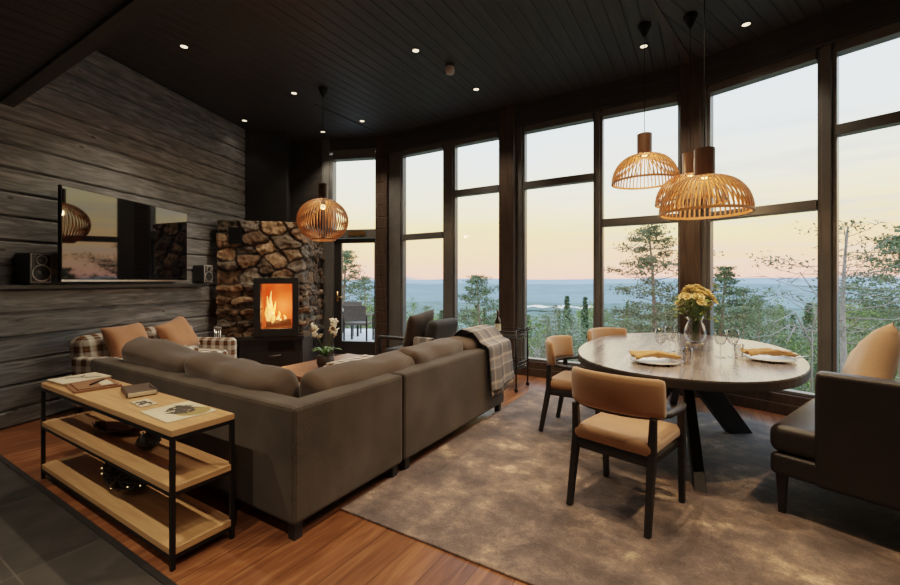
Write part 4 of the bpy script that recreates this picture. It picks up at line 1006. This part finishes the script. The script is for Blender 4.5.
# ---- bench
bp_ = on(769, 511, RZ); bn = thing('bench_sofa', 'dark leather dining bench with high solid arm at the right', 'bench', (bp_.x, bp_.y, RZ), R(69.3))
LN = 1.85
mb = MB(); mb.rbox((LN/2,-.36,.285), (LN,.72,.125), .03, n=9); mb.build('seat_rail', M['leather'], bn, smooth=True)
mb = MB(); mb.rbox((LN/2-.0,-.30,.425), (LN-.02,.62,.165), .055, (0,0,.08), n=11); mb.build('seat_cushion', M['leather'], bn, smooth=True)
mb = MB(); mb.rbox((.045,-.47-.06,.53), (.10,.66,.63), .03, n=9); mb.build('arm_panel', M['leather'], bn, smooth=True)
mb = MB(); mb.rbox((LN/2,-.79,.53), (LN-.02,.15,.63), .05, n=9); mb.build('backrest', M['leather'], bn, smooth=True)
for x in (.05, LN-.06):
    for y in (-.05, -.78):
        mb = MB(); mb.bar((x, y, .225), (x, y, 0), .05, .05, .03, .03); mb.build('leg', M['blackwood'], bn)
def nb(lx, ly, z):
    a = R(69.3); return (bp_.x+lx*math.cos(a)-ly*math.sin(a), bp_.y+lx*math.sin(a)+ly*math.cos(a), z)
pillow_thing('throw_pillow', 'large sand velvet pillow leaning inside the dark dining bench', 'pillow', M['beige'], .60, .58, .17, nb(.34,-.30,.51), R(69.3+14), 15, 9, None, 24)

# ---- table setting
def wineglass(p, label, h=.215, r=.043, first=None):
    if first is not None: return dup(first, (p.x, p.y, TT), 0, label)
    t = thing('wine_glass', label, 'wine glass', (p.x, p.y, TT), 0, 'wine glasses on the dining table'); k = h/.215
    mb = MB(); mb.lathe([(0,.0), (.034,.001), (.034,.003), (.006,.008), (.0042,.02), (.0042,.09*k), (.012,.098*k)], 20); mb.build('stem_foot', M['wineglass'], t, smooth=True)
    mb = MB(); mb.lathe([(.008,.094*k), (.028,.108*k), (r,.145*k), (r*.98,.17*k), (r*.80,h), (r*.77,h), (r*.94,.17*k), (r*.95,.146*k), (.025,.112*k), (0,.10*k)], 24); mb.build('bowl', M['wineglass'], t, smooth=True)
    return t
g1 = wineglass(on(660.4,356,.75), 'large wine glass nearest the left place setting')
wineglass(on(670,352.5,.75), 'wine glass behind the large one at the left place setting', first=g1)
wineglass(on(720.6,357.5,.75), 'left wine glass of the pair between vase and right plate', first=g1)
wineglass(on(733,357,.75), 'right wine glass of the pair, nearest the right plate', first=g1)
sm = wineglass(on(675.5,351.5,.75), 'smaller wine glass closest to the flower vase', .165, .034)
def tumbler(p, label, first=None):
    if first is not None: return dup(first, (p.x, p.y, TT), 0, label)
    t = thing('tumbler', label, 'tumbler', (p.x, p.y, TT), 0, 'water tumblers on the dining table')
    mb = MB(); mb.lathe([(0,0), (.028,0), (.036,.105), (.034,.105), (.027,.01), (0,.01)], 22); mb.build('glass_wall', M['wineglass'], t, smooth=True)
    mb = MB(); mb.lathe([(0,.0105), (.0265,.0105), (.0268,.014), (0,.014)], 18); mb.build('thick_base', M['wineglass'], t, smooth=True); return t
t1 = tumbler(on(687,362.5,.75), 'clear tumbler right of the left plate')
tumbler(on(739,357.5,.75), 'clear tumbler beside the right wine glasses', t1)
napm = fabric('orange linen napkin', (.52,.29,.12), .85, .12)
def setting(c, rot, side):
    pl_ = thing('dinner_plate', 'white rimmed plate under the napkin at the %s place' % side, 'plate', (c.x, c.y, TT), rot, 'dinner plates')
    mb = MB(); mb.lathe([(0,0), (.09,0), (.10,.004), (.165,.016), (.166,.019), (.10,.009), (0,.008)], 32); mb.build('plate_dish', M['white'], pl_, smooth=True)
    mb = MB(); mb.lathe([(.158,.0165), (.167,.0185), (.165,.0215), (.157,.019)], 32, closed=True); mb.build('plate_rim', plain('grey glazed rim', (.30,.28,.26), .3), pl_, smooth=True)
    np_ = thing('linen_napkin', 'folded orange linen napkin on the %s plate' % side, 'napkin', (c.x, c.y, TT+.022), rot, 'folded napkins')
    mb = MB(); q = random.Random(len(side)); P = []
    for i in range(13):
        u_ = i/12; row = []
        for j in range(9):
            v_ = j/8; wv = .055+.03*abs(2*u_-1)
            row.append((-.16+.31*u_, (v_-.5)*2*wv, .014+.040*abs(math.sin(v_*PI*1.5+u_*2.2))*(1-.4*abs(2*u_-1))+.010*q.random()))
        P.append(row)
    mb.grid(P); mb.build('napkin_cloth', napm, np_, smooth=True, solid=.012)
    mb = MB(); P = [[(-.03+.13*i/6, -.05+.09*j/5+.02*i/6, .036+.012*math.sin(i*1.1)*math.cos(j)) for j in range(6)] for i in range(7)]; mb.grid(P); mb.build('napkin_fold', napm, np_, smooth=True, solid=.008)
    cr = 0
RXc = -R(31.5)
for c, rot, side in ((on(655,362.8,.75), R(31.5-6), 'left'), (on(769,360.3,.75), R(31.5-12), 'right')): setting(c, rot, side)
# cutlery
for k, (px, py, r, lb, nm) in enumerate(((681,361,75,'steel fork beside the left plate','fork'), (799,357.5,20,'steel knife on the right side of the right plate','knife'))):
    p = on(px, py, .75); o = thing(nm, lb, 'cutlery', (p.x, p.y, TT+.001), R(31.5+r))
    mb = MB(); mb.bar((-.10,0,.003), (.02,0,.003), .012, .004, .007, .004); mb.build('handle', M['steel'], o, bevel=.001)
    mb = MB()
    if nm == 'fork':
        mb.bar((.02,0,.003), (.05,0,.004), .008, .003, .022, .003)
        for yy in (-.009,-.003,.003,.009): mb.bar((.05,yy,.004), (.09,yy,.007), .003, .002)
        mb.build('tines', M['steel'], o)
    else: mb.bar((.02,0,.003), (.12,.002,.003), .016, .002, .008, .002); mb.build('blade', M['steel'], o)
# vase on a small brass stand
vp_ = on(695,349.5,.75); vs_ = thing('flower_vase', 'glass vase of yellow flowers on a little brass stand', 'vase', (vp_.x, vp_.y, TT))
mb = MB()
for k in range(4):
    a = k*PI/2+.5; mb.tube([(.062*math.cos(a), .062*math.sin(a), 0), (.06*math.cos(a), .06*math.sin(a), .055)], .004, 6)
mb.tube([(.062*math.cos(2*PI*k/20), .062*math.sin(2*PI*k/20), .055) for k in range(21)], .004, 6); mb.build('brass_stand', M['brass'], vs_, smooth=True)
mb = MB(); mb.lathe([(0,.058), (.045,.058), (.075,.10), (.088,.15), (.070,.21), (.052,.25), (.066,.285), (.063,.285), (.049,.25), (.067,.21), (.085,.15), (.072,.10), (.043,.062), (0,.062)], 28); mb.build('glass_body', M['wineglass'], vs_, smooth=True)
q = random.Random(21); stm, lfm, flm = MB(), MB(), MB()
for k in range(42):
    a = q.uniform(0, 6.28); r = .15*math.sqrt(q.random()); z = .36+.06*q.random()+.14*(1-(r/.15)**2); tip = Vector((r*math.cos(a), r*math.sin(a), z))
    stm.tube([(r*.25*math.cos(a+2), r*.25*math.sin(a+2), .08), (r*.25*math.cos(a), r*.25*math.sin(a), .27), tip], .0025, 5)
    if k < 36:
        nrm = Vector((tip.x, tip.y, .12)).normalized(); Mx = Matrix.Translation(tip) @ nrm.to_track_quat('Z', 'Y').to_matrix().to_4x4()
        for ly, (rad, el, cnt) in enumerate(((.042,.35,7), (.030,.9,6), (.016,1.3,4))):
            for e_ in range(cnt):
                b_ = e_*2*PI/cnt+ly*.4; P = []
                for t_, w_ in ((.1,.004), (.5,.012), (.85,.011), (1,.003)):
                    rr_ = rad*t_*math.cos(el*t_); hh = rad*t_*math.sin(el*t_)
                    P.append([Mx @ Vector((rr_*math.cos(b_)-w_*sg*math.sin(b_), rr_*math.sin(b_)+w_*sg*math.cos(b_), hh)) for sg in (-1,1)])
                flm.grid(P)
for k in range(130):
    a = q.uniform(0, 6.28); r = .03+.11*q.random(); z = .26+.2*q.random(); c = Vector((r*math.cos(a), r*math.sin(a), z)); L = q.uniform(.03,.06); dv = Vector((math.cos(a), math.sin(a), q.uniform(-.4,.9))).normalized(); sd_ = dv.orthogonal().normalized()
    lfm.grid([[c-sd_*.002, c+sd_*.002], [c+dv*L*.5-sd_*.012, c+dv*L*.5+sd_*.012], [c+dv*L-sd_*.001, c+dv*L+sd_*.001]])
rgt = Vector((CA, SA, 0))
for k in range(3):
    e_ = rgt*(.10+.05*k)+Vector((0,0,.44+.06*k)); stm.tube([(0,0,.25), tuple(rgt*.06+Vector((0,0,.36))), tuple(e_)], .0025, 5)
    for i in range(12):
        c = (rgt*.05+Vector((0,0,.34))).lerp(e_, i/11); dv = Vector((q.uniform(-1,1), q.uniform(-1,1), q.uniform(.0,1))).normalized(); sd_ = dv.orthogonal().normalized(); L = .045
        lfm.grid([[c-sd_*.002, c+sd_*.002], [c+dv*L*.5-sd_*.011, c+dv*L*.5+sd_*.011], [c+dv*L-sd_*.001, c+dv*L+sd_*.001]])
stm.build('flower_stem', plain('flower stem green', (.09,.16,.04), .6), vs_, smooth=True)
lfm.build('foliage', plain('bouquet leaf', (.16,.22,.05), .6, 0, .35, 30), vs_)
flm.build('blossom', plain('yellow petal', (.92,.68,.34), .6, 0, .25, 20), vs_, solid=.001)

# ================================================================ OUTSIDE
deck = MB(); deck.prism([(P1.x-.15, P1.y+.25), (-8.0, 9.85), (-9.9, 8.7), (CORNER.x-.6, CORNER.y+.35)], -.2, -.08)
dk = deck.build('patio_deck', plain('pale frosted decking', (.62,.63,.64), .7, 0, .08)); dk['kind'] = 'structure'
M['rattan'] = plain('dark woven rattan', (.07,.055,.045), .7, 0, .4, 40)
def patio_chair(first, p, rz, label):
    if first is not None: return dup(first, (p.x, p.y, -.079), rz, label)
    t = thing('patio_chair', label, 'patio chair', (p.x, p.y, -.079), rz, 'patio chairs on the deck')
    mb = MB(); mb.box(-.26, .26, -.26, .26, .40, .45); mb.build('seat', M['rattan'], t, bevel=.01)
    mb = MB(); mb.hexa([(-.26,-.28,.5), (.26,-.28,.5), (.26,-.25,.5), (-.26,-.25,.5)], [(-.27,-.34,.86), (.27,-.34,.86), (.27,-.31,.86), (-.27,-.31,.86)]); mb.build('backrest', M['rattan'], t)
    for s_ in (-1, 1):
        mb = MB(); mb.box(s_*.28-.02, s_*.28+.02, -.28, .26, .62, .65); mb.build('arm', M['rattan'], t)
        for y in (-.26, .25):
            mb = MB(); mb.box(s_*.27-.018, s_*.27+.018, y-.018, y+.018, 0, .62); mb.build('leg', M['black'], t)
    return t
pc = patio_chair(None, at(359, 330, 10.0), R(25), 'woven patio chair on the deck, nearest the glass door')
patio_chair(pc, at(347.5, 330, 11.3), R(200), 'woven patio chair behind the outdoor table on the deck')
pt = at(346, 330, 10.6); ot = thing('patio_table', 'white topped outdoor table on the deck beyond the door', 'patio table', (pt.x, pt.y, -.079), R(28))
mb = MB(); mb.box(-.45, .28, -.30, .30, .68, .72); mb.build('tabletop', M['white'], ot, bevel=.01)
for x in (-.4, .23):
    for y in (-.25, .25):
        mb = MB(); mb.box(x-.025, x+.025, y-.025, y+.025, 0, .68); mb.build('leg', M['black'], ot)

def gz(r, x=0, y=0): 
    b = -1.7-.17*max(0, r-8) if r < 60 else -10.54-.10*(r-60)
    return b+.35*mnoise.noise(Vector((x*.15, y*.15, 0)))
def fan(name, r0, r1, nr, zf, mat, a0=-88, a1=92, na=110, geo=True):
    mb = MB(); P = []
    for i in range(nr+1):
        r = r0*(r1/r0)**(i/nr) if geo else r0+(r1-r0)*i/nr; row = []
        for j in range(na+1):
            a = R(a0+(a1-a0)*j/na); w_ = c2w(r*math.sin(a), r*math.cos(a)); row.append((w_.x, w_.y, zf(r, a, w_.x, w_.y)))
        P.append(row)
    mb.grid(P); o = mb.build(name, mat, None, smooth=True); o['kind'] = 'structure'; return o
M['ground'] = plain('rocky heath ground', (.15,.16,.12), .95, 0, .5, .8, .1)
fan('ground', 5.5, 140, 60, lambda r, a, x, y: gz(r, x, y), M['ground'])
def hillmat(name, c, var, scale): return plain(name, c, 1.0, 0, var, scale, 0.0)  # distance haze is mixed into these valley and hill base colours
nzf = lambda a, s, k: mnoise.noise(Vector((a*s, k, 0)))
fan('valley', 120, 2600, 40, lambda r, a, x, y: -18-.065*(r-120)*(1 if r < 900 else 900/r)+6*mnoise.noise(Vector((x*.006, y*.006, 1)))-(0 if r < 900 else 20*(r-900)/1700), hillmat('valley forest haze tint', (.165,.225,.215), .35, .03))
fan('hills', 1500, 3600, 14, lambda r, a, x, y: -95+ (75+32*nzf(a, 3, 2)+14*nzf(a, 9, 5))*math.sin(min(1, (r-1500)/1500)*PI/2), hillmat('blue hill haze tint', (.225,.30,.335), .12, .006))
fan('hills', 4000, 8500, 10, lambda r, a, x, y: -90+(130+70*nzf(a, 2.2, 9)+16*nzf(a, 7, 12))*math.sin(min(1, (r-4000)/4000)*PI/2), hillmat('far hill haze tint', (.33,.405,.47), .05, .002))
vstrip = MB(); P = []  # flat pale strip lying across the valley
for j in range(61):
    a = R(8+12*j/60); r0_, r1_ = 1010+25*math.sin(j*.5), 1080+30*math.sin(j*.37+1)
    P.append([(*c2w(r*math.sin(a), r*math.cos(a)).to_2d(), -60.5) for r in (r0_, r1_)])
vstrip.grid(P); o = vstrip.build('valley_strip', plain('pale valley strip', (.75,.78,.8), .3, 0, .05)); o['kind'] = 'structure'

# ---- trees
def needle_mat(name, c): return plain(name, c, .85, 0, .45, 1.2, .15)
M['pine'] = needle_mat('pine needles', (.13,.17,.095)); M['pine2'] = needle_mat('olive needles', (.15,.155,.085)); M['spruce'] = needle_mat('spruce needles', (.11,.165,.095)); M['leaf'] = needle_mat('young green leaves', (.19,.27,.09)); M['leaf2'] = needle_mat('grey green leaves', (.16,.205,.125))
M['bark'] = plain('pine bark', (.24,.17,.13), .9, 0, .4, 8); M['deadwood'] = plain('bleached dead wood', (.27,.25,.23), .8, 0, .25, 8)
def tri(mb, c, s, q):
    a = Vector((q.gauss(0,1), q.gauss(0,1), q.gauss(0,.6))).normalized(); b = a.orthogonal().normalized(); b = (b*math.cos(q.random()*6)+a.cross(b)*math.sin(q.random()*6))
    mb.bm.faces.new([mb.bm.verts.new(c+a*s), mb.bm.verts.new(c-a*s*.6+b*s*.42), mb.bm.verts.new(c-a*s*.6-b*s*.42)])
def tree_root(name, label, cat, group=None): return thing(name, label, cat, (0,0,0), 0, group)
def pine(seed, h, spread, label, start=.35, nb_=46, dens=34, mat='pine', group=None, bare=0.0, lean=0, name='pine_tree'):
    q = random.Random(seed); t = tree_root(name, label, 'tree', group); tr, cr = MB(), MB()
    pts_ = [Vector((lean*z*z+.03*h*math.sin(z*3+seed)*z, .02*h*math.sin(z*4+seed*2)*z, h*z)) for z in [i/10 for i in range(11)]]
    tr.tube(pts_, .022*h**.9, 7, .004*h)
    f = lambda z: pts_[min(9, int(z*10))].lerp(pts_[min(10, int(z*10)+1)], z*10-int(z*10))
    for k in range(nb_):
        z = start+(1-start)*((k+.5)/nb_); p0 = f(min(.999, z)); a = k*2.4+q.uniform(-.4,.4)
        sh = (math.sin(PI*min(1, (z-start)/(1-start)*.82+.16))**.8); L = spread*sh*q.uniform(.6, 1.1)
        if L < .12: L = .12
        d_ = Vector((math.cos(a), math.sin(a), q.uniform(-.1,.35)+.4*(z-.6)))
        p1 = p0+d_*L*.55+Vector((0,0,-.03*L)); p2 = p0+d_*L+Vector((0,0,.08*L))
        tr.tube([p0, p1, p2], .006*h**.8*(1.1-z)+.006, 5, .005)
        if q.random() < bare: 
            for e_ in range(3):
                c = p1.lerp(p2, q.random()); tr.tube([c, c+Vector((q.uniform(-.4,.4), q.uniform(-.4,.4), q.uniform(-.1,.35)))*L*.7], .012, 4, .003)
            continue
        for e_ in range(4):
            c = p0.lerp(p2, .45+.6*e_/3)+Vector((q.gauss(0,.16), q.gauss(0,.16), q.gauss(0,.05)))*L*.6; rx = .20*spread*q.uniform(.7,1.2)+.05
            for n_ in range(dens): tri(cr, c+Vector((q.gauss(0,rx*.55), q.gauss(0,rx*.55), q.gauss(0,rx*.16)+.03)), q.uniform(.035,.075)*(.55+.09*h), q)
    tr.build('trunk', M['bark'] if bare < .7 else M['deadwood'], t, smooth=True); cr.build('crown', M[mat], t); return t
def spruce(seed, h, label, mat='spruce', group=None, wid=.2):
    q = random.Random(seed); t = tree_root('spruce_tree', label, 'tree', group); tr, cr = MB(), MB()
    tr.tube([(0,0,0), (0,0,h)], .018*h, 6, .004)
    L = int(14+h*2)
    for i in range(L):
        z = h*(.06+.92*i/L); r = wid*h*(1-z/h)**.85+.04
        for k in range(8):
            a = k*PI/4+i*.9+q.uniform(-.2,.2); rr_ = r*q.uniform(.7,1.15)
            for e_ in range(9):
                t_ = (e_+.5)/9; c = Vector((math.cos(a)*rr_*t_, math.sin(a)*rr_*t_, z-.22*rr_*t_+q.gauss(0,.02*h*.3)))
                tri(cr, c+Vector((q.gauss(0,.12*rr_), q.gauss(0,.12*rr_), 0)), (.05+.022*h)*q.uniform(.7,1.2), q)
    tr.build('trunk', M['bark'], t, smooth=True); cr.build('crown', M[mat], t); return t
def bushy(seed, h, w_, label, mat='leaf', group=None, name='birch_sapling', n=1500):
    q = random.Random(seed); t = tree_root(name, label, 'tree' if h > 1.8 else 'shrub', group); tr, cr = MB(), MB()
    for k in range(7):
        a = k*.9; tr.tube([(0,0,0), (.1*w_*math.cos(a), .1*w_*math.sin(a), h*.4), (.4*w_*math.cos(a), .4*w_*math.sin(a), h*q.uniform(.6,.9))], .012*h, 5, .004)
    cl_ = [(Vector((q.gauss(0,.28)*w_, q.gauss(0,.28)*w_, h*q.uniform(.2,.95))), q.uniform(.15,.3)*w_) for _ in range(16)]
    for k in range(n):
        c, r = q.choice(cl_); k_ = 1-.5*max(0, c.z/h-.5); tri(cr, Vector((c.x*k_+q.gauss(0,r*.5), c.y*k_+q.gauss(0,r*.5), max(.02, c.z+q.gauss(0,r*.45)))), q.uniform(.04,.09)*(.5+.18*h), q)
    tr.build('stem', M['bark'], t, smooth=True); cr.build('crown', M[mat], t); return t
def put(o, px, d, base_dz=0, rot=0):
    p = at(px, 300, d); r = math.hypot(*w2c(p.x, p.y)); o.location = (p.x, p.y, gz(r, p.x, p.y)-.05+base_dz); o.rotation_euler.z = rot; return o
def fit(px, py, d):                            # tree height so that its top shows at py
    p = at(px, py, d); r = math.hypot(*w2c(p.x, p.y)); return p.z-gz(r, p.x, p.y)+.05
h = fit(652, 230, 17); put(pine(1, h, 1.75, 'tall layered pine standing behind the middle window', .36, 40, 60, 'pine2'), 652, 17, 0, .5)
h = fit(481, 277, 19); put(pine(2, h, 1.15, 'rounded pine seen between sofa and left window post', .35, 44, 40), 481, 19, 0, 1)
h = fit(351, 252, 21); put(pine(3, h, 1.2, 'slim pine seen through the glass door', .4, 40, 40), 346, 21, 0, 2)
h = fit(364, 278, 27); put(pine(4, h, 1.5, 'lower pine right of the slim one beyond the glass door', .3, 40, 40), 364, 27, 0, 3)
h = fit(716, 268, 15); put(pine(5, h, .75, 'narrow pine beside the thick post behind the vase', .4, 44, 34), 720, 15, 0, 0)
h = fit(845, 226, 10.2); put(pine(6, h, 1.9, 'bare topped dead pine behind the right-hand window mullion', .45, 40, 20, 'pine', None, .72), 846, 10.2, 0, 1.3)
h = fit(897, 238, 12.5); put(pine(7, h, 1.5, 'green pine at the right edge beside the dead pine', .4, 54, 40), 900, 12.5, 0, .2)
h = fit(567, 293, 30); put(spruce(8, h, 'pointed spruce left of centre in the middle window', 'spruce', None, .13), 567, 30)
h = fit(585, 294, 32); put(spruce(9, h, 'slim dark spruce right of the pointed spruce in the middle window', 'spruce', None, .10), 585, 32)
h = fit(741, 290, 26); put(pine(10, h, 1.6, 'hazy pine in the middle of the large right window', .35, 44, 38), 742, 26, 0, 2)
h = fit(753, 296, 28); put(pine(11, h, 1.5, 'shorter hazy pine right of the tallest in the large window', .3, 40, 36), 758, 28, 0, 1)
# dead snag with pale branches
def snag(px, d, pts_list, label, r0=.03):
    o = thing('dead_branch', label, 'branch', (0,0,0)); pb_ = at(px, 300, d); rr_ = math.hypot(*w2c(pb_.x, pb_.y)); z0 = gz(rr_, pb_.x, pb_.y)-.1; o.location = (pb_.x, pb_.y, z0)
    mb = MB(); 
    for pts_ in pts_list: mb.tube([at(a, b, d+c)-Vector((pb_.x, pb_.y, z0)) for a, b, c in pts_], r0, 6, r0*.3)
    mb.build('bare_wood', M['deadwood'], o, smooth=True); return o
snag(812, 9.6, [[(812,392,0), (812,330,0), (790,325,.1), (772,335,.2), (752,338,.3)], [(812,345,0), (795,312,.1), (775,322,.1), (764,318,.2)], [(795,326,.1), (786,345,0)], [(812,330,0), (820,300,0), (800,272,.1), (788,280,.2)]], 'bleached dead branches reaching across the large right window', .022)
snag(532, 12.5, [[(537,372,0), (536,352,0), (530,345,.1), (527,349,.1)], [(536,356,0), (540,348,0)]], 'small bleached snag at the foot of the middle window', .028)
# forest: a few kinds, each copied
FG = 'trees of the forest slope'
fl_ = 'tree in the dense green forest on the slope below the windows'
protos = [spruce(31, 5.5, fl_, 'spruce', FG, .17), spruce(32, 7.0, fl_, 'spruce', FG, .15), pine(33, 6.5, 1.3, fl_, .3, 36, 26, 'pine', FG), bushy(34, 4.0, 2.2, fl_, 'leaf', FG), bushy(35, 3.4, 2.4, fl_, 'leaf2', FG), pine(36, 5.0, 1.2, fl_, .2, 34, 26, 'pine2', FG)]
hts = [5.5, 7.0, 6.5, 4.0, 3.4, 5.0]
q = random.Random(77); used = [False]*6
def place(k, px, d, py):
    hh = fit(px, py, d); sc = hh/hts[k]
    p = at(px, 300, d); r = math.hypot(*w2c(p.x, p.y)); loc = (p.x, p.y, gz(r, p.x, p.y)-.08)
    s3 = (min(sc, .5+.45*sc),)*2+(sc,)
    if not used[k]: used[k] = True; protos[k].location = loc; protos[k].scale = s3; protos[k].rotation_euler.z = q.uniform(0, 6)
    else: dup(protos[k], loc, q.uniform(0, 6), None, s3)
spots_ = []
def free(px, d, w_):
    p = at(px, 300, d)
    for a, b, c in spots_:
        if math.hypot(p.x-a, p.y-b) < (w_+c)*.5: return False
    spots_.append((p.x, p.y, w_)); return True
for i in range(420):
    px = 325+ (i*0.6180339*640) % 640; u_ = q.random(); d = 24+75*u_
    if not free(px, d, .075*d): continue
    top = q.gauss(309, 5) - (4 if px > 700 else 0)+ (4 if 530 < px < 600 else 0)
    place(q.choice([0, 1, 2, 3, 3, 4, 5]), px, d, max(297, top))
for i in range(46):
    px = 395+(i*0.6180339*560) % 560; d = q.uniform(15, 24)
    if not free(px, d, 1.9): continue
    place(q.choice([3, 3, 4, 4, 0]), px, d, q.uniform(318, 340))
SG = 'low shrubs outside the windows'; sl = 'low grey green shrub on the rocky ground outside the windows'
s0_ = bushy(51, 1.1, 1.5, sl, 'leaf2', SG, 'heath_shrub', 900); s1_ = bushy(52, 1.3, 1.4, sl, 'leaf', SG, 'heath_shrub', 900)
for i in range(40):
    px = 400+(i*0.6180339*520) % 520; d = q.uniform(9.5, 15)
    if not free(px, d, 1.3) and i > 1: continue
    k = i % 2; o = (s0_, s1_)[k]
    p = at(px, 300, d); r = math.hypot(*w2c(p.x, p.y)); loc = (p.x, p.y, gz(r, p.x, p.y)-.08); sc = q.uniform(.8, 1.5)
    if i < 2: o.location = loc; o.scale = (sc,)*3
    else: dup(o, loc, q.uniform(0, 6), None, sc)
# rocks
for i, (px, d, s_, lb) in enumerate(((541,12.0,.45,'pale boulder outside the middle window sill'), (775,9.5,.5,'pale boulder outside the large right window'), (700,11,.5,'grey boulder outside behind the dining table'))):
    p = at(px, 300, d); r = math.hypot(*w2c(p.x, p.y)); mb = MB(); mb.ball((0,0,.15*s_), s_, 3, (1.4,1,.7), .35*s_)
    o = mb.build('boulder', plain('lichen rock', (.38,.37,.36), .9, 0, .35, 5), None, smooth=True, loc=(p.x, p.y, gz(r, p.x, p.y))); tag(o, lb, 'rock')

# ================================================================ SKY, CAMERA
w = bpy.data.worlds.new('dusk sky'); bpy.context.scene.world = w; w.use_nodes = True; nt = w.node_tree; bg = nt.nodes['Background']
tc = N(nt, 'ShaderNodeTexCoord'); sp = N(nt, 'ShaderNodeSeparateXYZ'); nt.links.new(tc.outputs['Generated'], sp.inputs[0])
mp = N(nt, 'ShaderNodeMapping'); mp.inputs['Scale'].default_value = (2.0, 2.0, 9.0); nt.links.new(tc.outputs['Generated'], mp.inputs[0])
nz = N(nt, 'ShaderNodeTexNoise', i_Scale=1.6, i_Detail=5.0, i_Roughness=.55); nt.links.new(mp.outputs[0], nz.inputs['Vector'])
ad = N(nt, 'ShaderNodeMath', operation='MULTIPLY_ADD'); ad.inputs[1].default_value = .10; nt.links.new(nz.outputs[0], ad.inputs[0])
sb = N(nt, 'ShaderNodeMath', operation='SUBTRACT'); sb.inputs[1].default_value = .05; nt.links.new(sp.outputs[2], sb.inputs[0]); nt.links.new(sb.outputs[0], ad.inputs[2])
rp = ramp(nt, [(0, (.32,.36,.37)), (.005, (1.0,.46,.34)), (.05, (1.05,.56,.29)), (.12, (1.05,.74,.30)), (.2, (.94,.87,.60)), (.30, (.78,.88,.90)), (.5, (.66,.82,.98)), (1, (.46,.62,.85))], ad.outputs[0])
# cool grey cloud streaks, strongest to the right of the view
cz = N(nt, 'ShaderNodeMapping'); cz.inputs['Scale'].default_value = (1.6, 1.6, 16.0); nt.links.new(tc.outputs['Generated'], cz.inputs[0])
cn = N(nt, 'ShaderNodeTexNoise', i_Scale=2.4, i_Detail=6.0, i_Roughness=.6); nt.links.new(cz.outputs[0], cn.inputs['Vector'])
cr = ramp(nt, [(.48, (0,0,0)), (.66, (1,1,1))], cn.outputs[0])
er = ramp(nt, [(.02, (0,0,0)), (.07, (1,1,1)), (.22, (.8,.8,.8)), (.36, (0,0,0))], sp.outputs[2])
dr_ = N(nt, 'ShaderNodeVectorMath', operation='DOT_PRODUCT'); nt.links.new(tc.outputs['Generated'], dr_.inputs[0]); dd_ = c2w(math.sin(R(48)), math.cos(R(48))); dr_.inputs[1].default_value = dd_
rr = ramp(nt, [(.78, (0,0,0)), (.97, (1,1,1))], dr_.outputs['Value'])
m1 = N(nt, 'ShaderNodeMath', operation='MULTIPLY'); nt.links.new(cr.outputs[0], m1.inputs[0]); nt.links.new(er.outputs[0], m1.inputs[1])
m2 = N(nt, 'ShaderNodeMath', operation='MULTIPLY'); nt.links.new(m1.outputs[0], m2.inputs[0]); nt.links.new(rr.outputs[0], m2.inputs[1])
m3 = N(nt, 'ShaderNodeMath', operation='MULTIPLY'); m3.inputs[1].default_value = .7; nt.links.new(m2.outputs[0], m3.inputs[0])
mx = N(nt, 'ShaderNodeMix', data_type='RGBA'); nt.links.new(m3.outputs[0], mx.inputs[0]); nt.links.new(rp.outputs[0], mx.inputs[6]); mx.inputs[7].default_value = (.50,.50,.52,1)
nt.links.new(mx.outputs[2], bg.inputs[0]); bg.inputs[1].default_value = 3.1

sc = bpy.context.scene
cam = bpy.data.cameras.new('camera'); co_ = bpy.data.objects.new('camera', cam); COL.objects.link(co_)
co_.location = (0, 0, EYE); co_.rotation_euler = (R(90), 0, math.atan2(SA, CA)); cam.sensor_width = 36; cam.lens = 36*F/900; cam.shift_y = -(292.5-HY)/900
cam.clip_end = 20000; cam.clip_start = .05; sc.camera = co_
sc.view_settings.view_transform = 'Filmic'; sc.view_settings.look = 'Medium Contrast'; sc.view_settings.exposure = 0
try:
    sc.cycles.use_denoising = True; sc.cycles.max_bounces = 10; sc.cycles.transparent_max_bounces = 16; sc.cycles.sample_clamp_indirect = 4
except Exception: pass
